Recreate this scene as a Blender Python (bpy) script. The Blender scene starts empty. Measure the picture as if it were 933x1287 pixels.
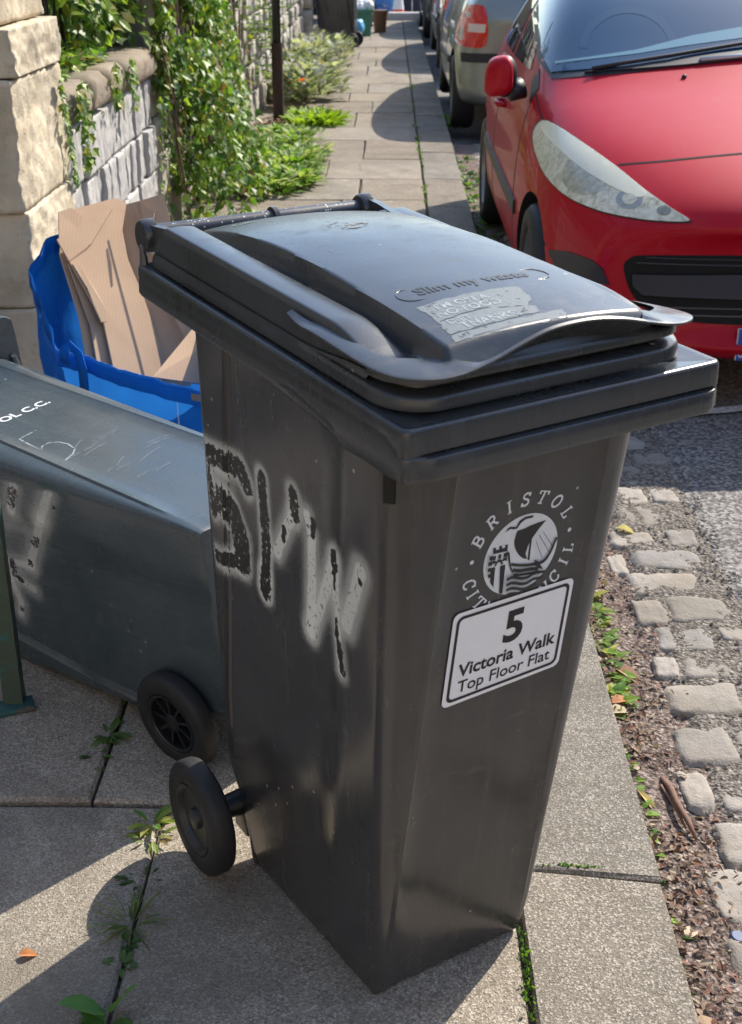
import bpy, bmesh, math, random
from mathutils import Vector, Matrix, noise
from mathutils.bvhtree import BVHTree
from mathutils.geometry import delaunay_2d_cdt

rnd = random.Random(7)
scene = bpy.context.scene
COL = scene.collection

# ------------------------------------------------------------------ camera
EYE = Vector((-0.21135, -1.37591, 1.47808))
YAW, PITCH, ROLL = 0.012793, 0.427856, 0.002398
FPX, PW, PH = 1611.9, 933.0, 1287.0
_r = Vector((math.cos(YAW), math.sin(YAW), 0))
_f = Vector((-math.sin(YAW) * math.cos(PITCH), math.cos(YAW) * math.cos(PITCH), -math.sin(PITCH)))
_u = _r.cross(_f)
RX = _r * math.cos(ROLL) + _u * math.sin(ROLL)
UX = _u * math.cos(ROLL) - _r * math.sin(ROLL)
cam = bpy.data.cameras.new('camera')
camo = bpy.data.objects.new('camera', cam)
COL.objects.link(camo)
camo.matrix_world = Matrix(((RX.x, UX.x, -_f.x, EYE.x), (RX.y, UX.y, -_f.y, EYE.y), (RX.z, UX.z, -_f.z, EYE.z), (0, 0, 0, 1)))
cam.sensor_fit = 'VERTICAL'
cam.sensor_height = 24.0
cam.lens = FPX / PH * 24.0
cam.clip_start = 0.05
cam.clip_end = 1000
cam.dof.use_dof = True
cam.dof.focus_distance = 2.15
cam.dof.aperture_fstop = 7.0
scene.camera = camo

# ------------------------------------------------------------------ sky + sun
SUN_DIR = Vector((0.72, 0.88, 1.0)).normalized()          # towards the sun
SUN_EL = math.asin(SUN_DIR.z)
SUN_AZ = math.atan2(SUN_DIR.x, SUN_DIR.y)
world = bpy.data.worlds.new('World')
scene.world = world
world.use_nodes = True
wn = world.node_tree.nodes
sky = wn.new('ShaderNodeTexSky')
sky.sky_type = 'NISHITA'
sky.sun_disc = False
sky.sun_elevation = SUN_EL
sky.sun_rotation = SUN_AZ
sky.air_density = 1.0
sky.dust_density = 0.8
sky.ozone_density = 1.0
bg = wn['Background']
bg.inputs['Strength'].default_value = 0.15
world.node_tree.links.new(sky.outputs[0], bg.inputs['Color'])
sl = bpy.data.lights.new('sun', 'SUN')
sl.energy = 3.6
sl.angle = math.radians(0.53)
sl.color = (1.0, 0.92, 0.80)
so = bpy.data.objects.new('sun', sl)
COL.objects.link(so)
so.location = (6, 8, 9)
so.rotation_euler = SUN_DIR.to_track_quat('Z', 'Y').to_euler()
vs = scene.view_settings
vs.view_transform = 'Standard'
vs.look = 'None'
vs.exposure = 1.0
vs.gamma = 1.0
vs.use_curve_mapping = False

# ------------------------------------------------------------------ helpers
def tag(o, label=None, cat=None, group=None, kind=None):
    if label: o['label'] = label
    if cat: o['category'] = cat
    if group: o['group'] = group
    if kind: o['kind'] = kind
    return o

def empty(name, loc=(0, 0, 0), rz=0.0, label=None, cat=None, group=None):
    o = bpy.data.objects.new(name, None)
    COL.objects.link(o)
    o.location = loc
    o.rotation_euler = (0, 0, rz)
    o.empty_display_size = 0.1
    return tag(o, label, cat, group)

def link_mesh(name, me, mats, parent=None, smooth=False):
    o = bpy.data.objects.new(name, me)
    COL.objects.link(o)
    if mats is not None:
        for m in (mats if isinstance(mats, (list, tuple)) else [mats]):
            me.materials.append(m)
    if parent is not None:
        o.parent = parent
    if smooth:
        for p in me.polygons: p.use_smooth = True
    return o

def from_bm(name, bm, mats, parent=None, smooth=False, angle=None):
    me = bpy.data.meshes.new(name)
    bmesh.ops.recalc_face_normals(bm, faces=bm.faces)
    bm.to_mesh(me)
    bm.free()
    o = link_mesh(name, me, mats, parent, smooth)
    if angle is not None: set_sharp(me, angle)
    return o

def set_sharp(me, deg):
    for p in me.polygons: p.use_smooth = True
    me.set_sharp_from_angle(angle=math.radians(deg))

def from_py(name, vs_, fs_, mats, parent=None, smooth=False, cols=None, midx=None, angle=None):
    me = bpy.data.meshes.new(name)
    me.from_pydata([tuple(v) for v in vs_], [], fs_)
    me.update()
    if cols is not None:
        at = me.color_attributes.new('Col', 'FLOAT_COLOR', 'POINT')
        flat = []
        for c in cols: flat.extend((c[0], c[1], c[2], c[3] if len(c) > 3 else 1.0))
        at.data.foreach_set('color', flat)
    o = link_mesh(name, me, mats, parent, smooth)
    if midx is not None:
        for p, i in zip(me.polygons, midx): p.material_index = i
    if angle is not None: set_sharp(me, angle)
    return o

def box(bm, c, s, rot=None, bevel=0.0, seg=2):
    M = Matrix.Translation(c)
    if rot is not None: M = M @ rot
    g = bmesh.ops.create_cube(bm, size=1.0, matrix=M @ Matrix.Diagonal((s[0], s[1], s[2], 1)))
    if bevel > 0:
        es = set()
        for v in g['verts']:
            for e in v.link_edges: es.add(e)
        bmesh.ops.bevel(bm, geom=list(es), offset=bevel, segments=seg, affect='EDGES', profile=0.5)

def tube(bm, pts, r, seg=10, caps=True):
    pts = [Vector(p) for p in pts]
    n = len(pts)
    rr = r if isinstance(r, (list, tuple)) else [r] * n
    rings = []
    prev = None
    for i, p in enumerate(pts):
        t = (pts[min(i + 1, n - 1)] - pts[max(i - 1, 0)]).normalized()
        if prev is None:
            a = t.orthogonal().normalized()
        else:
            a = (prev - t * prev.dot(t)).normalized()
        prev = a
        b = t.cross(a)
        rings.append([bm.verts.new(p + (a * math.cos(2 * math.pi * k / seg) + b * math.sin(2 * math.pi * k / seg)) * rr[i]) for k in range(seg)])
    for i in range(n - 1):
        for k in range(seg):
            bm.faces.new((rings[i][k], rings[i][(k + 1) % seg], rings[i + 1][(k + 1) % seg], rings[i + 1][k]))
    if caps:
        bm.faces.new(rings[0][::-1])
        bm.faces.new(rings[-1])

def lathe(bm, prof, axis, centre, seg=40, closed=False):
    """prof: list of (radius, along-axis)."""
    ax = Vector(axis).normalized()
    a = ax.orthogonal().normalized()
    b = ax.cross(a)
    c = Vector(centre)
    rings = []
    for r, h in prof:
        if r < 1e-6:
            rings.append([bm.verts.new(c + ax * h)])
        else:
            rings.append([bm.verts.new(c + ax * h + (a * math.cos(2 * math.pi * k / seg) + b * math.sin(2 * math.pi * k / seg)) * r) for k in range(seg)])
    pairs = list(zip(rings[:-1], rings[1:]))
    if closed: pairs.append((rings[-1], rings[0]))
    for A, B in pairs:
        for k in range(seg):
            k2 = (k + 1) % seg
            if len(A) == 1 and len(B) == 1: continue
            if len(A) == 1: bm.faces.new((A[0], B[k], B[k2]))
            elif len(B) == 1: bm.faces.new((A[k], B[0], A[k2]))
            else: bm.faces.new((A[k], B[k], B[k2], A[k2]))

def sm(a, b, x):
    if a == b: return 1.0 if x >= a else 0.0
    t = max(0.0, min(1.0, (x - a) / (b - a)))
    return t * t * (3 - 2 * t)

def lerp(a, b, t): return a + (b - a) * t

def cinterp(tab, x):
    n = len(tab)
    x = max(tab[0][0], min(tab[-1][0] - 1e-9, x))
    for i in range(n - 1):
        if x <= tab[i + 1][0]: break
    x0, y0 = tab[i]; x1, y1 = tab[i + 1]
    m0 = (y1 - tab[i - 1][1]) / (x1 - tab[i - 1][0]) if i > 0 else (y1 - y0) / (x1 - x0)
    m1 = (tab[i + 2][1] - y0) / (tab[i + 2][0] - x0) if i + 2 < n else (y1 - y0) / (x1 - x0)
    h = x1 - x0; t = (x - x0) / h
    return (2 * t ** 3 - 3 * t * t + 1) * y0 + (t ** 3 - 2 * t * t + t) * h * m0 + (-2 * t ** 3 + 3 * t * t) * y1 + (t ** 3 - t * t) * h * m1

def interp(tab, x):
    if x <= tab[0][0]: return tab[0][1]
    for (x0, y0), (x1, y1) in zip(tab[:-1], tab[1:]):
        if x <= x1: return lerp(y0, y1, (x - x0) / (x1 - x0))
    return tab[-1][1]

def fbm(p, o=3):
    s, a = 0.0, 0.5
    p = Vector(p)
    for _ in range(o):
        s += a * noise.noise(p)
        p = p * 2.03
        a *= 0.5
    return s

# ------------------------------------------------------------------ materials
class NT:
    def __init__(self, name):
        self.m = bpy.data.materials.new(name)
        self.m.use_nodes = True
        self.t = self.m.node_tree
        self.n = self.t.nodes
        self.p = self.n['Principled BSDF']
        self.tc = None
    def link(self, a, b): self.t.links.new(a, b)
    def coord(self, kind='Object'):
        if self.tc is None: self.tc = self.n.new('ShaderNodeTexCoord')
        return self.tc.outputs[kind]
    def mapping(self, scale, kind='Object'):
        mp = self.n.new('ShaderNodeMapping')
        mp.inputs['Scale'].default_value = scale
        self.link(self.coord(kind), mp.inputs['Vector'])
        return mp.outputs['Vector']
    def noise(self, scale, detail=4, rough=0.55, vec=None, dist=0.0):
        t = self.n.new('ShaderNodeTexNoise')
        t.inputs['Scale'].default_value = scale
        t.inputs['Detail'].default_value = detail
        t.inputs['Roughness'].default_value = rough
        t.inputs['Distortion'].default_value = dist
        self.link(vec if vec is not None else self.coord(), t.inputs['Vector'])
        return t.outputs['Fac']
    def voro(self, scale, feature='F1', vec=None, out='Distance'):
        t = self.n.new('ShaderNodeTexVoronoi')
        t.feature = feature
        t.inputs['Scale'].default_value = scale
        self.link(vec if vec is not None else self.coord(), t.inputs['Vector'])
        return t.outputs[out]
    def ramp(self, fac, stops, const=False):
        r = self.n.new('ShaderNodeValToRGB')
        if const: r.color_ramp.interpolation = 'CONSTANT'
        el = r.color_ramp.elements
        while len(el) > 1: el.remove(el[-1])
        for i, (pos, c) in enumerate(stops):
            e = el[0] if i == 0 else el.new(pos)
            e.position = pos
            if not isinstance(c, (tuple, list)): c = (c, c, c)
            e.color = (c[0], c[1], c[2], 1)
        self.link(fac, r.inputs['Fac'])
        return r.outputs['Color']
    def mix(self, fac, a, b, mode='MIX'):
        m = self.n.new('ShaderNodeMix')
        m.data_type = 'RGBA'
        m.blend_type = mode
        if isinstance(fac, (int, float)): m.inputs[0].default_value = fac
        else: self.link(fac, m.inputs[0])
        for v, i in ((a, 6), (b, 7)):
            if isinstance(v, (tuple, list)): m.inputs[i].default_value = (v[0], v[1], v[2], 1)
            else: self.link(v, m.inputs[i])
        return m.outputs[2]
    def math(self, op, a, b=None, c=None):
        m = self.n.new('ShaderNodeMath')
        m.operation = op
        for i, v in enumerate((a, b, c)):
            if v is None: continue
            if isinstance(v, (int, float)): m.inputs[i].default_value = v
            else: self.link(v, m.inputs[i])
        return m.outputs[0]
    def attr(self, name='Col', out='Color'):
        a = self.n.new('ShaderNodeAttribute')
        a.attribute_name = name
        return a.outputs[out]
    def bump(self, h, strength=0.3, dist=0.01):
        b = self.n.new('ShaderNodeBump')
        b.inputs['Strength'].default_value = strength
        b.inputs['Distance'].default_value = dist
        self.link(h, b.inputs['Height'])
        self.link(b.outputs[0], self.p.inputs['Normal'])
        return b
    def base(self, v):
        if isinstance(v, (tuple, list)): self.p.inputs['Base Color'].default_value = (v[0], v[1], v[2], 1)
        else: self.link(v, self.p.inputs['Base Color'])
    def rough(self, v):
        if isinstance(v, (int, float)): self.p.inputs['Roughness'].default_value = v
        else: self.link(v, self.p.inputs['Roughness'])
    def set(self, k, v):
        self.p.inputs[k].default_value = v

def mat_plain(name, c, rough=0.5, metal=0.0, spec=0.5, var=0.0, scale=20):
    t = NT(name)
    if var > 0:
        n = t.noise(scale)
        t.base(t.mix(n, tuple(x * (1 - var) for x in c), tuple(min(1, x * (1 + var)) for x in c)))
    else:
        t.base(c)
    t.rough(rough)
    t.set('Metallic', metal)
    t.set('Specular IOR Level', spec)
    return t.m

def mat_plastic(name, c, c2, rough, scuff=0.25, droplets=False, spec=0.6):
    t = NT(name)
    big = t.noise(5.0, 5, 0.6)
    fine = t.noise(60, 4, 0.6)
    col = t.mix(t.ramp(big, [(0.35, 0), (0.7, 1)]), c, c2)
    dust = t.ramp(t.noise(14, 8, 0.75), [(0.56, 0), (0.78, 1)])
    col = t.mix(t.math('MULTIPLY', dust, scuff), col, (0.16, 0.15, 0.13))
    st = t.voro(38, 'F1')
    stc = t.voro(38, 'F1', out='Color')
    sep = t.n.new('ShaderNodeSeparateColor'); t.link(stc, sep.inputs[0])
    spot = t.math('MULTIPLY', t.math('LESS_THAN', st, 0.10), t.math('GREATER_THAN', sep.outputs[0], 0.93))
    col = t.mix(t.math('MULTIPLY', spot, 0.7), col, (0.5, 0.49, 0.46))
    # long fine scratches
    sc = t.noise(9, 3, 0.5, t.mapping((1, 30, 3)))
    scr = t.ramp(sc, [(0.68, 0), (0.72, 1)])
    col = t.mix(t.math('MULTIPLY', scr, 0.06), col, (0.35, 0.35, 0.35))
    run = t.ramp(t.noise(1.0, 5, 0.65, t.mapping((34, 34, 1.6))), [(0.52, 0), (0.70, 1)])
    col = t.mix(t.math('MULTIPLY', run, scuff * 0.45), col, (0.15, 0.145, 0.13))
    dk = t.ramp(t.noise(2.6, 6, 0.7, dist=0.8), [(0.50, 0), (0.66, 1)])
    col = t.mix(t.math('MULTIPLY', dk, 0.35), col, tuple(x * 0.45 for x in c))
    if droplets:
        v = t.voro(230, 'F1')
        vc = t.voro(230, 'F1', out='Color')
        s2 = t.n.new('ShaderNodeSeparateColor'); t.link(vc, s2.inputs[0])
        d = t.math('MULTIPLY', t.math('LESS_THAN', v, 0.33), t.math('GREATER_THAN', s2.outputs[0], 0.82))
        col = t.mix(d, col, (0.6, 0.62, 0.62))
    t.base(col)
    t.rough(t.math('ADD', t.math('MULTIPLY', t.math('SUBTRACT', big, 0.5), 0.22), t.math('ADD', rough, t.math('ADD', t.math('MULTIPLY', dust, 0.14), t.math('MULTIPLY', run, 0.10)))))
    t.set('Specular IOR Level', spec)
    h = t.math('ADD', t.math('MULTIPLY', t.noise(3.5, 2), 1.0), t.math('MULTIPLY', fine, 0.02))
    t.bump(h, 0.35, 0.012)
    return t.m

def mat_leaf(name, rough=0.42, trans=0.35):
    t = NT(name)
    c = t.attr()
    n = t.noise(25, 3)
    col = t.mix(t.math('MULTIPLY', n, 0.5), c, t.mix(1.0, c, (0.62, 0.66, 0.5), 'MULTIPLY'))
    t.base(col)
    t.rough(rough)
    t.set('Specular IOR Level', 0.5)
    tr = t.n.new('ShaderNodeBsdfTranslucent')
    t.link(t.mix(1.0, col, (1.3, 1.4, 0.6), 'MULTIPLY'), tr.inputs['Color'])
    mx = t.n.new('ShaderNodeMixShader')
    mx.inputs[0].default_value = trans
    out = t.n['Material Output']
    t.link(t.p.outputs[0], mx.inputs[1])
    t.link(tr.outputs[0], mx.inputs[2])
    t.link(mx.outputs[0], out.inputs['Surface'])
    return t.m

def mat_concrete(name, a, b, agg=True, moss=0.0):
    t = NT(name)
    tone = t.attr()
    big = t.noise(1.3, 5, 0.6)
    mid = t.noise(9, 6, 0.65)
    col = t.mix(t.ramp(big, [(0.3, 0), (0.7, 1)]), a, b)
    col = t.mix(t.ramp(mid, [(0.42, 0.0), (0.75, 0.55)]), col, tuple(x * 0.62 for x in a))
    # aggregate: small stones, light and dark
    vc = t.voro(330, 'F1', out='Color')
    s = t.n.new('ShaderNodeSeparateColor'); t.link(vc, s.inputs[0])
    col = t.mix(t.math('MULTIPLY', t.math('GREATER_THAN', s.outputs[0], 0.80), 0.50), col, (0.58, 0.53, 0.46))
    col = t.mix(t.math('MULTIPLY', t.math('LESS_THAN', s.outputs[0], 0.24), 0.50), col, (0.085, 0.076, 0.066))
    vc2 = t.voro(95, 'F1', out='Color')
    vd2 = t.voro(95, 'F1')
    s2 = t.n.new('ShaderNodeSeparateColor'); t.link(vc2, s2.inputs[0])
    peb = t.math('MULTIPLY', t.math('GREATER_THAN', s2.outputs[1], 0.88), t.math('LESS_THAN', vd2, 0.34))
    col = t.mix(t.math('MULTIPLY', peb, 0.3), col, (0.52, 0.48, 0.42))
    f = t.noise(300, 2, 0.7)
    col = t.mix(t.ramp(f, [(0.35, 0.22), (0.6, 0.0)]), col, (0.08, 0.075, 0.07))
    stain = t.ramp(t.noise(3.1, 4, 0.6, dist=0.6), [(0.56, 0), (0.66, 0.4)])
    col = t.mix(stain, col, tuple(x * 0.55 for x in a))
    # chewing gum / lichen blots
    gv = t.voro(4.5, 'F1')
    gum = t.ramp(gv, [(0.05, 0.55), (0.075, 0)])
    col = t.mix(gum, col, tuple(min(1, x * 1.35) for x in b))
    damp = t.ramp(t.noise(0.9, 6, 0.7, dist=1.0), [(0.48, 0), (0.62, 0.6)])
    col = t.mix(damp, col, tuple(x * 0.6 for x in a))
    t.base(t.mix(1.0, col, tone, 'MULTIPLY'))
    t.rough(0.9)
    t.set('Specular IOR Level', 0.25)
    h = t.math('ADD', t.math('MULTIPLY', t.noise(260, 3, 0.7), 1.0), t.math('MULTIPLY', t.voro(330, 'F1'), 0.5))
    h = t.math('ADD', h, t.math('MULTIPLY', mid, 1.2))
    t.bump(h, 0.7, 0.004)
    return t.m

def mat_stone(name, a, b, c, scale=6, bump=0.6, streak=False):
    t = NT(name)
    n = t.noise(scale, 6, 0.6)
    n2 = t.noise(scale * 5, 5, 0.7)
    col = t.mix(t.ramp(n, [(0.3, 0), (0.7, 1)]), a, b)
    col = t.mix(t.ramp(n2, [(0.5, 0), (0.75, 0.7)]), col, c)
    at = t.attr()
    col = t.mix(0.5, col, at, 'MULTIPLY') if streak else col
    t.base(col)
    t.rough(0.9)
    t.set('Specular IOR Level', 0.2)
    t.bump(t.math('ADD', n2, t.math('MULTIPLY', t.noise(scale * 25, 3), 0.4)), bump, 0.008)
    return t.m

def mat_vcol(name, rough=0.85, bump=0.0, bscale=80, spec=0.3):
    t = NT(name)
    n = t.noise(40, 4, 0.6)
    c = t.attr()
    t.base(t.mix(t.ramp(n, [(0.3, 0.45), (0.7, 0)]), c, t.mix(1.0, c, (0.55, 0.55, 0.55), 'MULTIPLY')))
    t.rough(rough)
    t.set('Specular IOR Level', spec)
    if bump > 0: t.bump(t.noise(bscale, 4, 0.65), bump, 0.004)
    return t.m

M = {}
M['bin'] = mat_plastic('bin_plastic', (0.046, 0.046, 0.049), (0.062, 0.061, 0.062), 0.20, 0.30)
M['lid'] = mat_plastic('lid_plastic', (0.026, 0.030, 0.034), (0.040, 0.045, 0.050), 0.27, 0.22, spec=0.75)
M['bar'] = mat_plastic('handle_plastic', (0.030, 0.034, 0.045), (0.04, 0.045, 0.06), 0.38, 0.2, droplets=True)
M['oldbin'] = mat_plastic('old_bin_plastic', (0.050, 0.070, 0.084), (0.066, 0.088, 0.100), 0.26, 0.25, spec=0.8)
M['rubber'] = mat_plain('tyre_rubber', (0.020, 0.020, 0.021), 0.62, var=0.4, scale=30)
M['hub'] = mat_plain('hub_plastic', (0.035, 0.036, 0.036), 0.42, var=0.3, scale=40)
M['hub_black'] = mat_plain('spoked_hub_plastic', (0.015, 0.016, 0.019), 0.32, var=0.3, scale=40)
M['steel'] = mat_plain('axle_steel', (0.06, 0.06, 0.06), 0.4, 0.7, var=0.3)
M['black'] = mat_plain('dark_slot', (0.008, 0.008, 0.008), 0.7)
M['white_print'] = mat_plain('white_print', (0.72, 0.78, 0.86), 0.4, var=0.07, scale=60)
M['dark_print'] = mat_plain('dark_print', (0.022, 0.022, 0.024), 0.5)
M['sticker'] = mat_plain('sticker_white', (0.88, 0.90, 0.97), 0.30, var=0.04, scale=30)
M['ink'] = mat_plain('sticker_ink', (0.012, 0.012, 0.014), 0.5)

# ------------------------------------------------------------------ ground
def grid_sheet(name, x0, x1, y0, y1, nx, ny, zf, mat, kind='structure', cols=None):
    V, F = [], []
    for j in range(ny + 1):
        for i in range(nx + 1):
            x, y = lerp(x0, x1, i / nx), lerp(y0, y1, j / ny)
            V.append((x, y, zf(x, y)))
    for j in range(ny):
        for i in range(nx):
            a = j * (nx + 1) + i
            F.append((a, a + 1, a + nx + 2, a + nx + 1))
    o = from_py(name, V, F, mat, smooth=True)
    o['kind'] = kind
    return o

M['slab'] = mat_concrete('paving_concrete', (0.272, 0.230, 0.176), (0.360, 0.306, 0.238))
M['kerb'] = mat_concrete('kerb_concrete', (0.225, 0.198, 0.158), (0.290, 0.257, 0.208))
def mat_asphalt():
    t = NT('asphalt')
    big = t.noise(1.1, 5, 0.6)
    col = t.mix(t.ramp(big, [(0.3, 0), (0.7, 1)]), (0.150, 0.138, 0.128), (0.232, 0.214, 0.198))
    vc = t.voro(110, 'F1', out='Color')
    s = t.n.new('ShaderNodeSeparateColor'); t.link(vc, s.inputs[0])
    col = t.mix(t.math('MULTIPLY', t.math('GREATER_THAN', s.outputs[0], 0.72), 0.7), col, (0.34, 0.32, 0.30))
    col = t.mix(t.math('MULTIPLY', t.math('LESS_THAN', s.outputs[0], 0.35), 0.7), col, (0.05, 0.05, 0.05))
    wv = t.n.new('ShaderNodeVectorMath'); wv.operation = 'ADD'
    nn = t.n.new('ShaderNodeTexNoise'); nn.inputs['Scale'].default_value = 5; nn.inputs['Detail'].default_value = 5
    t.link(t.coord(), nn.inputs['Vector'])
    sc = t.n.new('ShaderNodeVectorMath'); sc.operation = 'SCALE'; sc.inputs['Scale'].default_value = 0.25
    t.link(nn.outputs['Color'], sc.inputs[0])
    t.link(t.coord(), wv.inputs[0]); t.link(sc.outputs[0], wv.inputs[1])
    cr = t.voro(1.5, 'DISTANCE_TO_EDGE', wv.outputs[0])
    crack = t.ramp(cr, [(0.004, 1), (0.014, 0)])
    col = t.mix(t.math('MULTIPLY', t.math('MULTIPLY', crack, 0.85), t.ramp(t.noise(0.9, 2), [(0.45, 0), (0.6, 1)])), col, (0.02, 0.02, 0.02))
    t.base(col)
    t.rough(0.85)
    t.set('Specular IOR Level', 0.3)
    h = t.math('SUBTRACT', t.math('ADD', t.voro(110, 'F1'), t.math('MULTIPLY', t.noise(30, 4), 0.8)), t.math('MULTIPLY', crack, 2.0))
    t.bump(h, 0.45, 0.004)
    return t.m
M['asphalt'] = mat_asphalt()
def mat_dirt(name, a, b, c):
    t = NT(name)
    n = t.noise(14, 7, 0.7)
    n2 = t.noise(90, 5, 0.7)
    col = t.mix(t.ramp(n, [(0.35, 0), (0.65, 1)]), a, b)
    vc = t.voro(130, 'F1', out='Color')
    s = t.n.new('ShaderNodeSeparateColor'); t.link(vc, s.inputs[0])
    col = t.mix(t.math('MULTIPLY', t.math('GREATER_THAN', s.outputs[0], 0.7), 0.75), col, c)
    col = t.mix(t.ramp(n2, [(0.4, 0.8), (0.58, 0)]), col, (0.035, 0.026, 0.022))
    t.base(col)
    t.rough(0.95)
    t.set('Specular IOR Level', 0.15)
    t.bump(t.math('ADD', n2, t.math('MULTIPLY', t.voro(130, 'F1'), 0.8)), 1.0, 0.008)
    return t.m
M['dirt'] = mat_dirt('gutter_dirt', (0.19, 0.135, 0.110), (0.29, 0.225, 0.19), (0.46, 0.38, 0.33))
M['grit'] = mat_dirt('grit_mortar', (0.22, 0.195, 0.168), (0.30, 0.268, 0.228), (0.40, 0.365, 0.315))
M['soil'] = mat_dirt('joint_soil', (0.10, 0.08, 0.06), (0.15, 0.125, 0.095), (0.22, 0.19, 0.155))

# wide land under everything
g = grid_sheet('ground', -200, 200, -60, 340, 8, 8, lambda x, y: -0.16, M['asphalt'])
ROADX = 0.60
def road_z(x, y): return -0.078 + 0.004 * noise.noise(Vector((x * 3, y * 3, 0))) - 0.012 * sm(0.7, 0.55, x + 0.03 * noise.noise(Vector((0, y * 4, 3))))
grid_sheet('road', ROADX - 0.02, 7.5, -4, 60, 60, 420, road_z, M['asphalt'])
far_kerb = bmesh.new()
box(far_kerb, (8.5, 25, -0.06), (2.0, 80, 0.2), bevel=0.02)
o = from_bm('far_pavement', far_kerb, mat_plain('far_paving', (0.27, 0.24, 0.2), 0.9, var=0.15)); o['kind'] = 'structure'

# paving slabs
def slab_block(V, F, cs, ztop, thick=0.05, bev=0.006, tilt=(0, 0), z0=None):
    """cs: 4 corners CCW (x,y). bevelled top."""
    cx = sum(c[0] for c in cs) / 4; cy = sum(c[1] for c in cs) / 4
    b = len(V)
    # subdivide edges for slight irregularity
    ring = []
    for k in range(4):
        a, c = cs[k], cs[(k + 1) % 4]
        L = math.hypot(c[0] - a[0], c[1] - a[1])
        n = max(2, int(L / 0.09))
        for i in range(n):
            t = i / n
            x, y = lerp(a[0], c[0], t), lerp(a[1], c[1], t)
            if i:
                x += 0.0022 * noise.noise(Vector((x * 14, y * 14, 5)))
                y += 0.0022 * noise.noise(Vector((x * 14, y * 14, 9)))
            ring.append((x, y))
    n = len(ring)
    zt = lambda x, y: ztop + tilt[0] * (x - cx) + tilt[1] * (y - cy)
    for (x, y) in ring: V.append((x, y, zt(x, y) - thick))
    for (x, y) in ring: V.append((x, y, zt(x, y) - bev))
    for (x, y) in ring:
        dx, dy = cx - x, cy - y; L = math.hypot(dx, dy)
        e = bev * (1.0 + 0.9 * noise.noise(Vector((x * 25, y * 25, 2))))
        V.append((x + dx / L * e * 1.3, y + dy / L * e * 1.3, zt(x, y)))
    for k in range(n):
        k2 = (k + 1) % n
        F.append((b + k, b + k2, b + n + k2, b + n + k))
        F.append((b + n + k, b + n + k2, b + 2 * n + k2, b + 2 * n + k))
    F.append(tuple(b + 2 * n + k for k in range(n)))
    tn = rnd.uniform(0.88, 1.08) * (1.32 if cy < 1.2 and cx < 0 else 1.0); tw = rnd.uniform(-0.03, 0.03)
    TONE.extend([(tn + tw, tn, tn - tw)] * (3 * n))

TONE = []
V, F = [], []
JG = 0.005
def add_slab(x0, x1, y0, y1, sk=0.0):
    j = lambda: rnd.uniform(-0.004, 0.004)
    cs = [(x0 + JG + j(), y0 + JG + j()), (x1 - JG + j(), y0 + JG + j() + sk), (x1 - JG + j(), y1 - JG + j() + sk), (x0 + JG + j(), y1 - JG + j())]
    slab_block(V, F, cs, rnd.uniform(-0.003, 0.002), tilt=(rnd.uniform(-0.006, 0.006), rnd.uniform(-0.006, 0.006)))
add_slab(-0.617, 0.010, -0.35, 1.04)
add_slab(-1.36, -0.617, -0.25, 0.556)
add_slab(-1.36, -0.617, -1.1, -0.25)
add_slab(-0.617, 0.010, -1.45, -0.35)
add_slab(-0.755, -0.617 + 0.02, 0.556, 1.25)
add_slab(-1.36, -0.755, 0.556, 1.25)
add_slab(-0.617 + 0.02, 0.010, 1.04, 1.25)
rows = [1.25, 2.1, 3.05, 3.9, 4.8, 5.6, 6.35, 7.05, 7.8, 8.7, 9.4, 10.3, 11.1, 11.75, 12.6, 13.4, 14.4, 15.2, 16.2, 17.0, 18.0, 18.9, 19.8, 20.7, 21.6, 22.5]
for k, (ya, yb) in enumerate(zip(rows[:-1], rows[1:])):
    xs = [-1.36, (-0.47, -0.36, -0.62, -0.42, -0.80)[k % 5] + rnd.uniform(-.03, .03), 0.010]
    for a, b in zip(xs[:-1], xs[1:]): add_slab(a, b, ya, yb, 0.0)
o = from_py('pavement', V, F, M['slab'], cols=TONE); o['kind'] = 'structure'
grid_sheet('pavement_bed', -1.42, 0.02, -2.2, 23, 40, 320, lambda x, y: -0.016 + 0.006 * noise.noise(Vector((x * 20, y * 20, 0))), M['soil'])

# kerb stones
TONE = []
V, F = [], []
ks = [(-1.9, -0.55), (-0.55, 0.388), (0.388, 1.45)]
yy = 1.45
while yy < 22.6:
    L = rnd.uniform(0.85, 1.1); ks.append((yy, yy + L)); yy += L
for i, (a, b) in enumerate(ks):
    xr = 0.262 + rnd.uniform(-0.004, 0.004)
    sk = -0.028 if abs(b - 0.388) < 1e-6 else 0
    ska = -0.028 if abs(a - 0.388) < 1e-6 else 0
    cs = [(0.018, a + 0.0015), (xr, a + 0.003 + ska), (xr + rnd.uniform(-0.004, 0.004), b - 0.003 + sk), (0.018, b - 0.0015)]
    slab_block(V, F, cs, rnd.uniform(-0.003, 0.003), thick=0.13, bev=0.006, tilt=(-0.012, rnd.uniform(-0.004, 0.004)))
o = from_py('kerb', V, F, M['kerb'], cols=TONE); o['kind'] = 'structure'
# kerb across the far end of the pavement
bm = bmesh.new(); box(bm, (-0.35, 22.75, 0.0), (1.9, 0.22, 0.24), bevel=0.02)
o = from_bm('end_kerb', bm, mat_plain('pale_kerb', (0.55, 0.53, 0.5), 0.85, var=0.2)); o['kind'] = 'structure'

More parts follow.
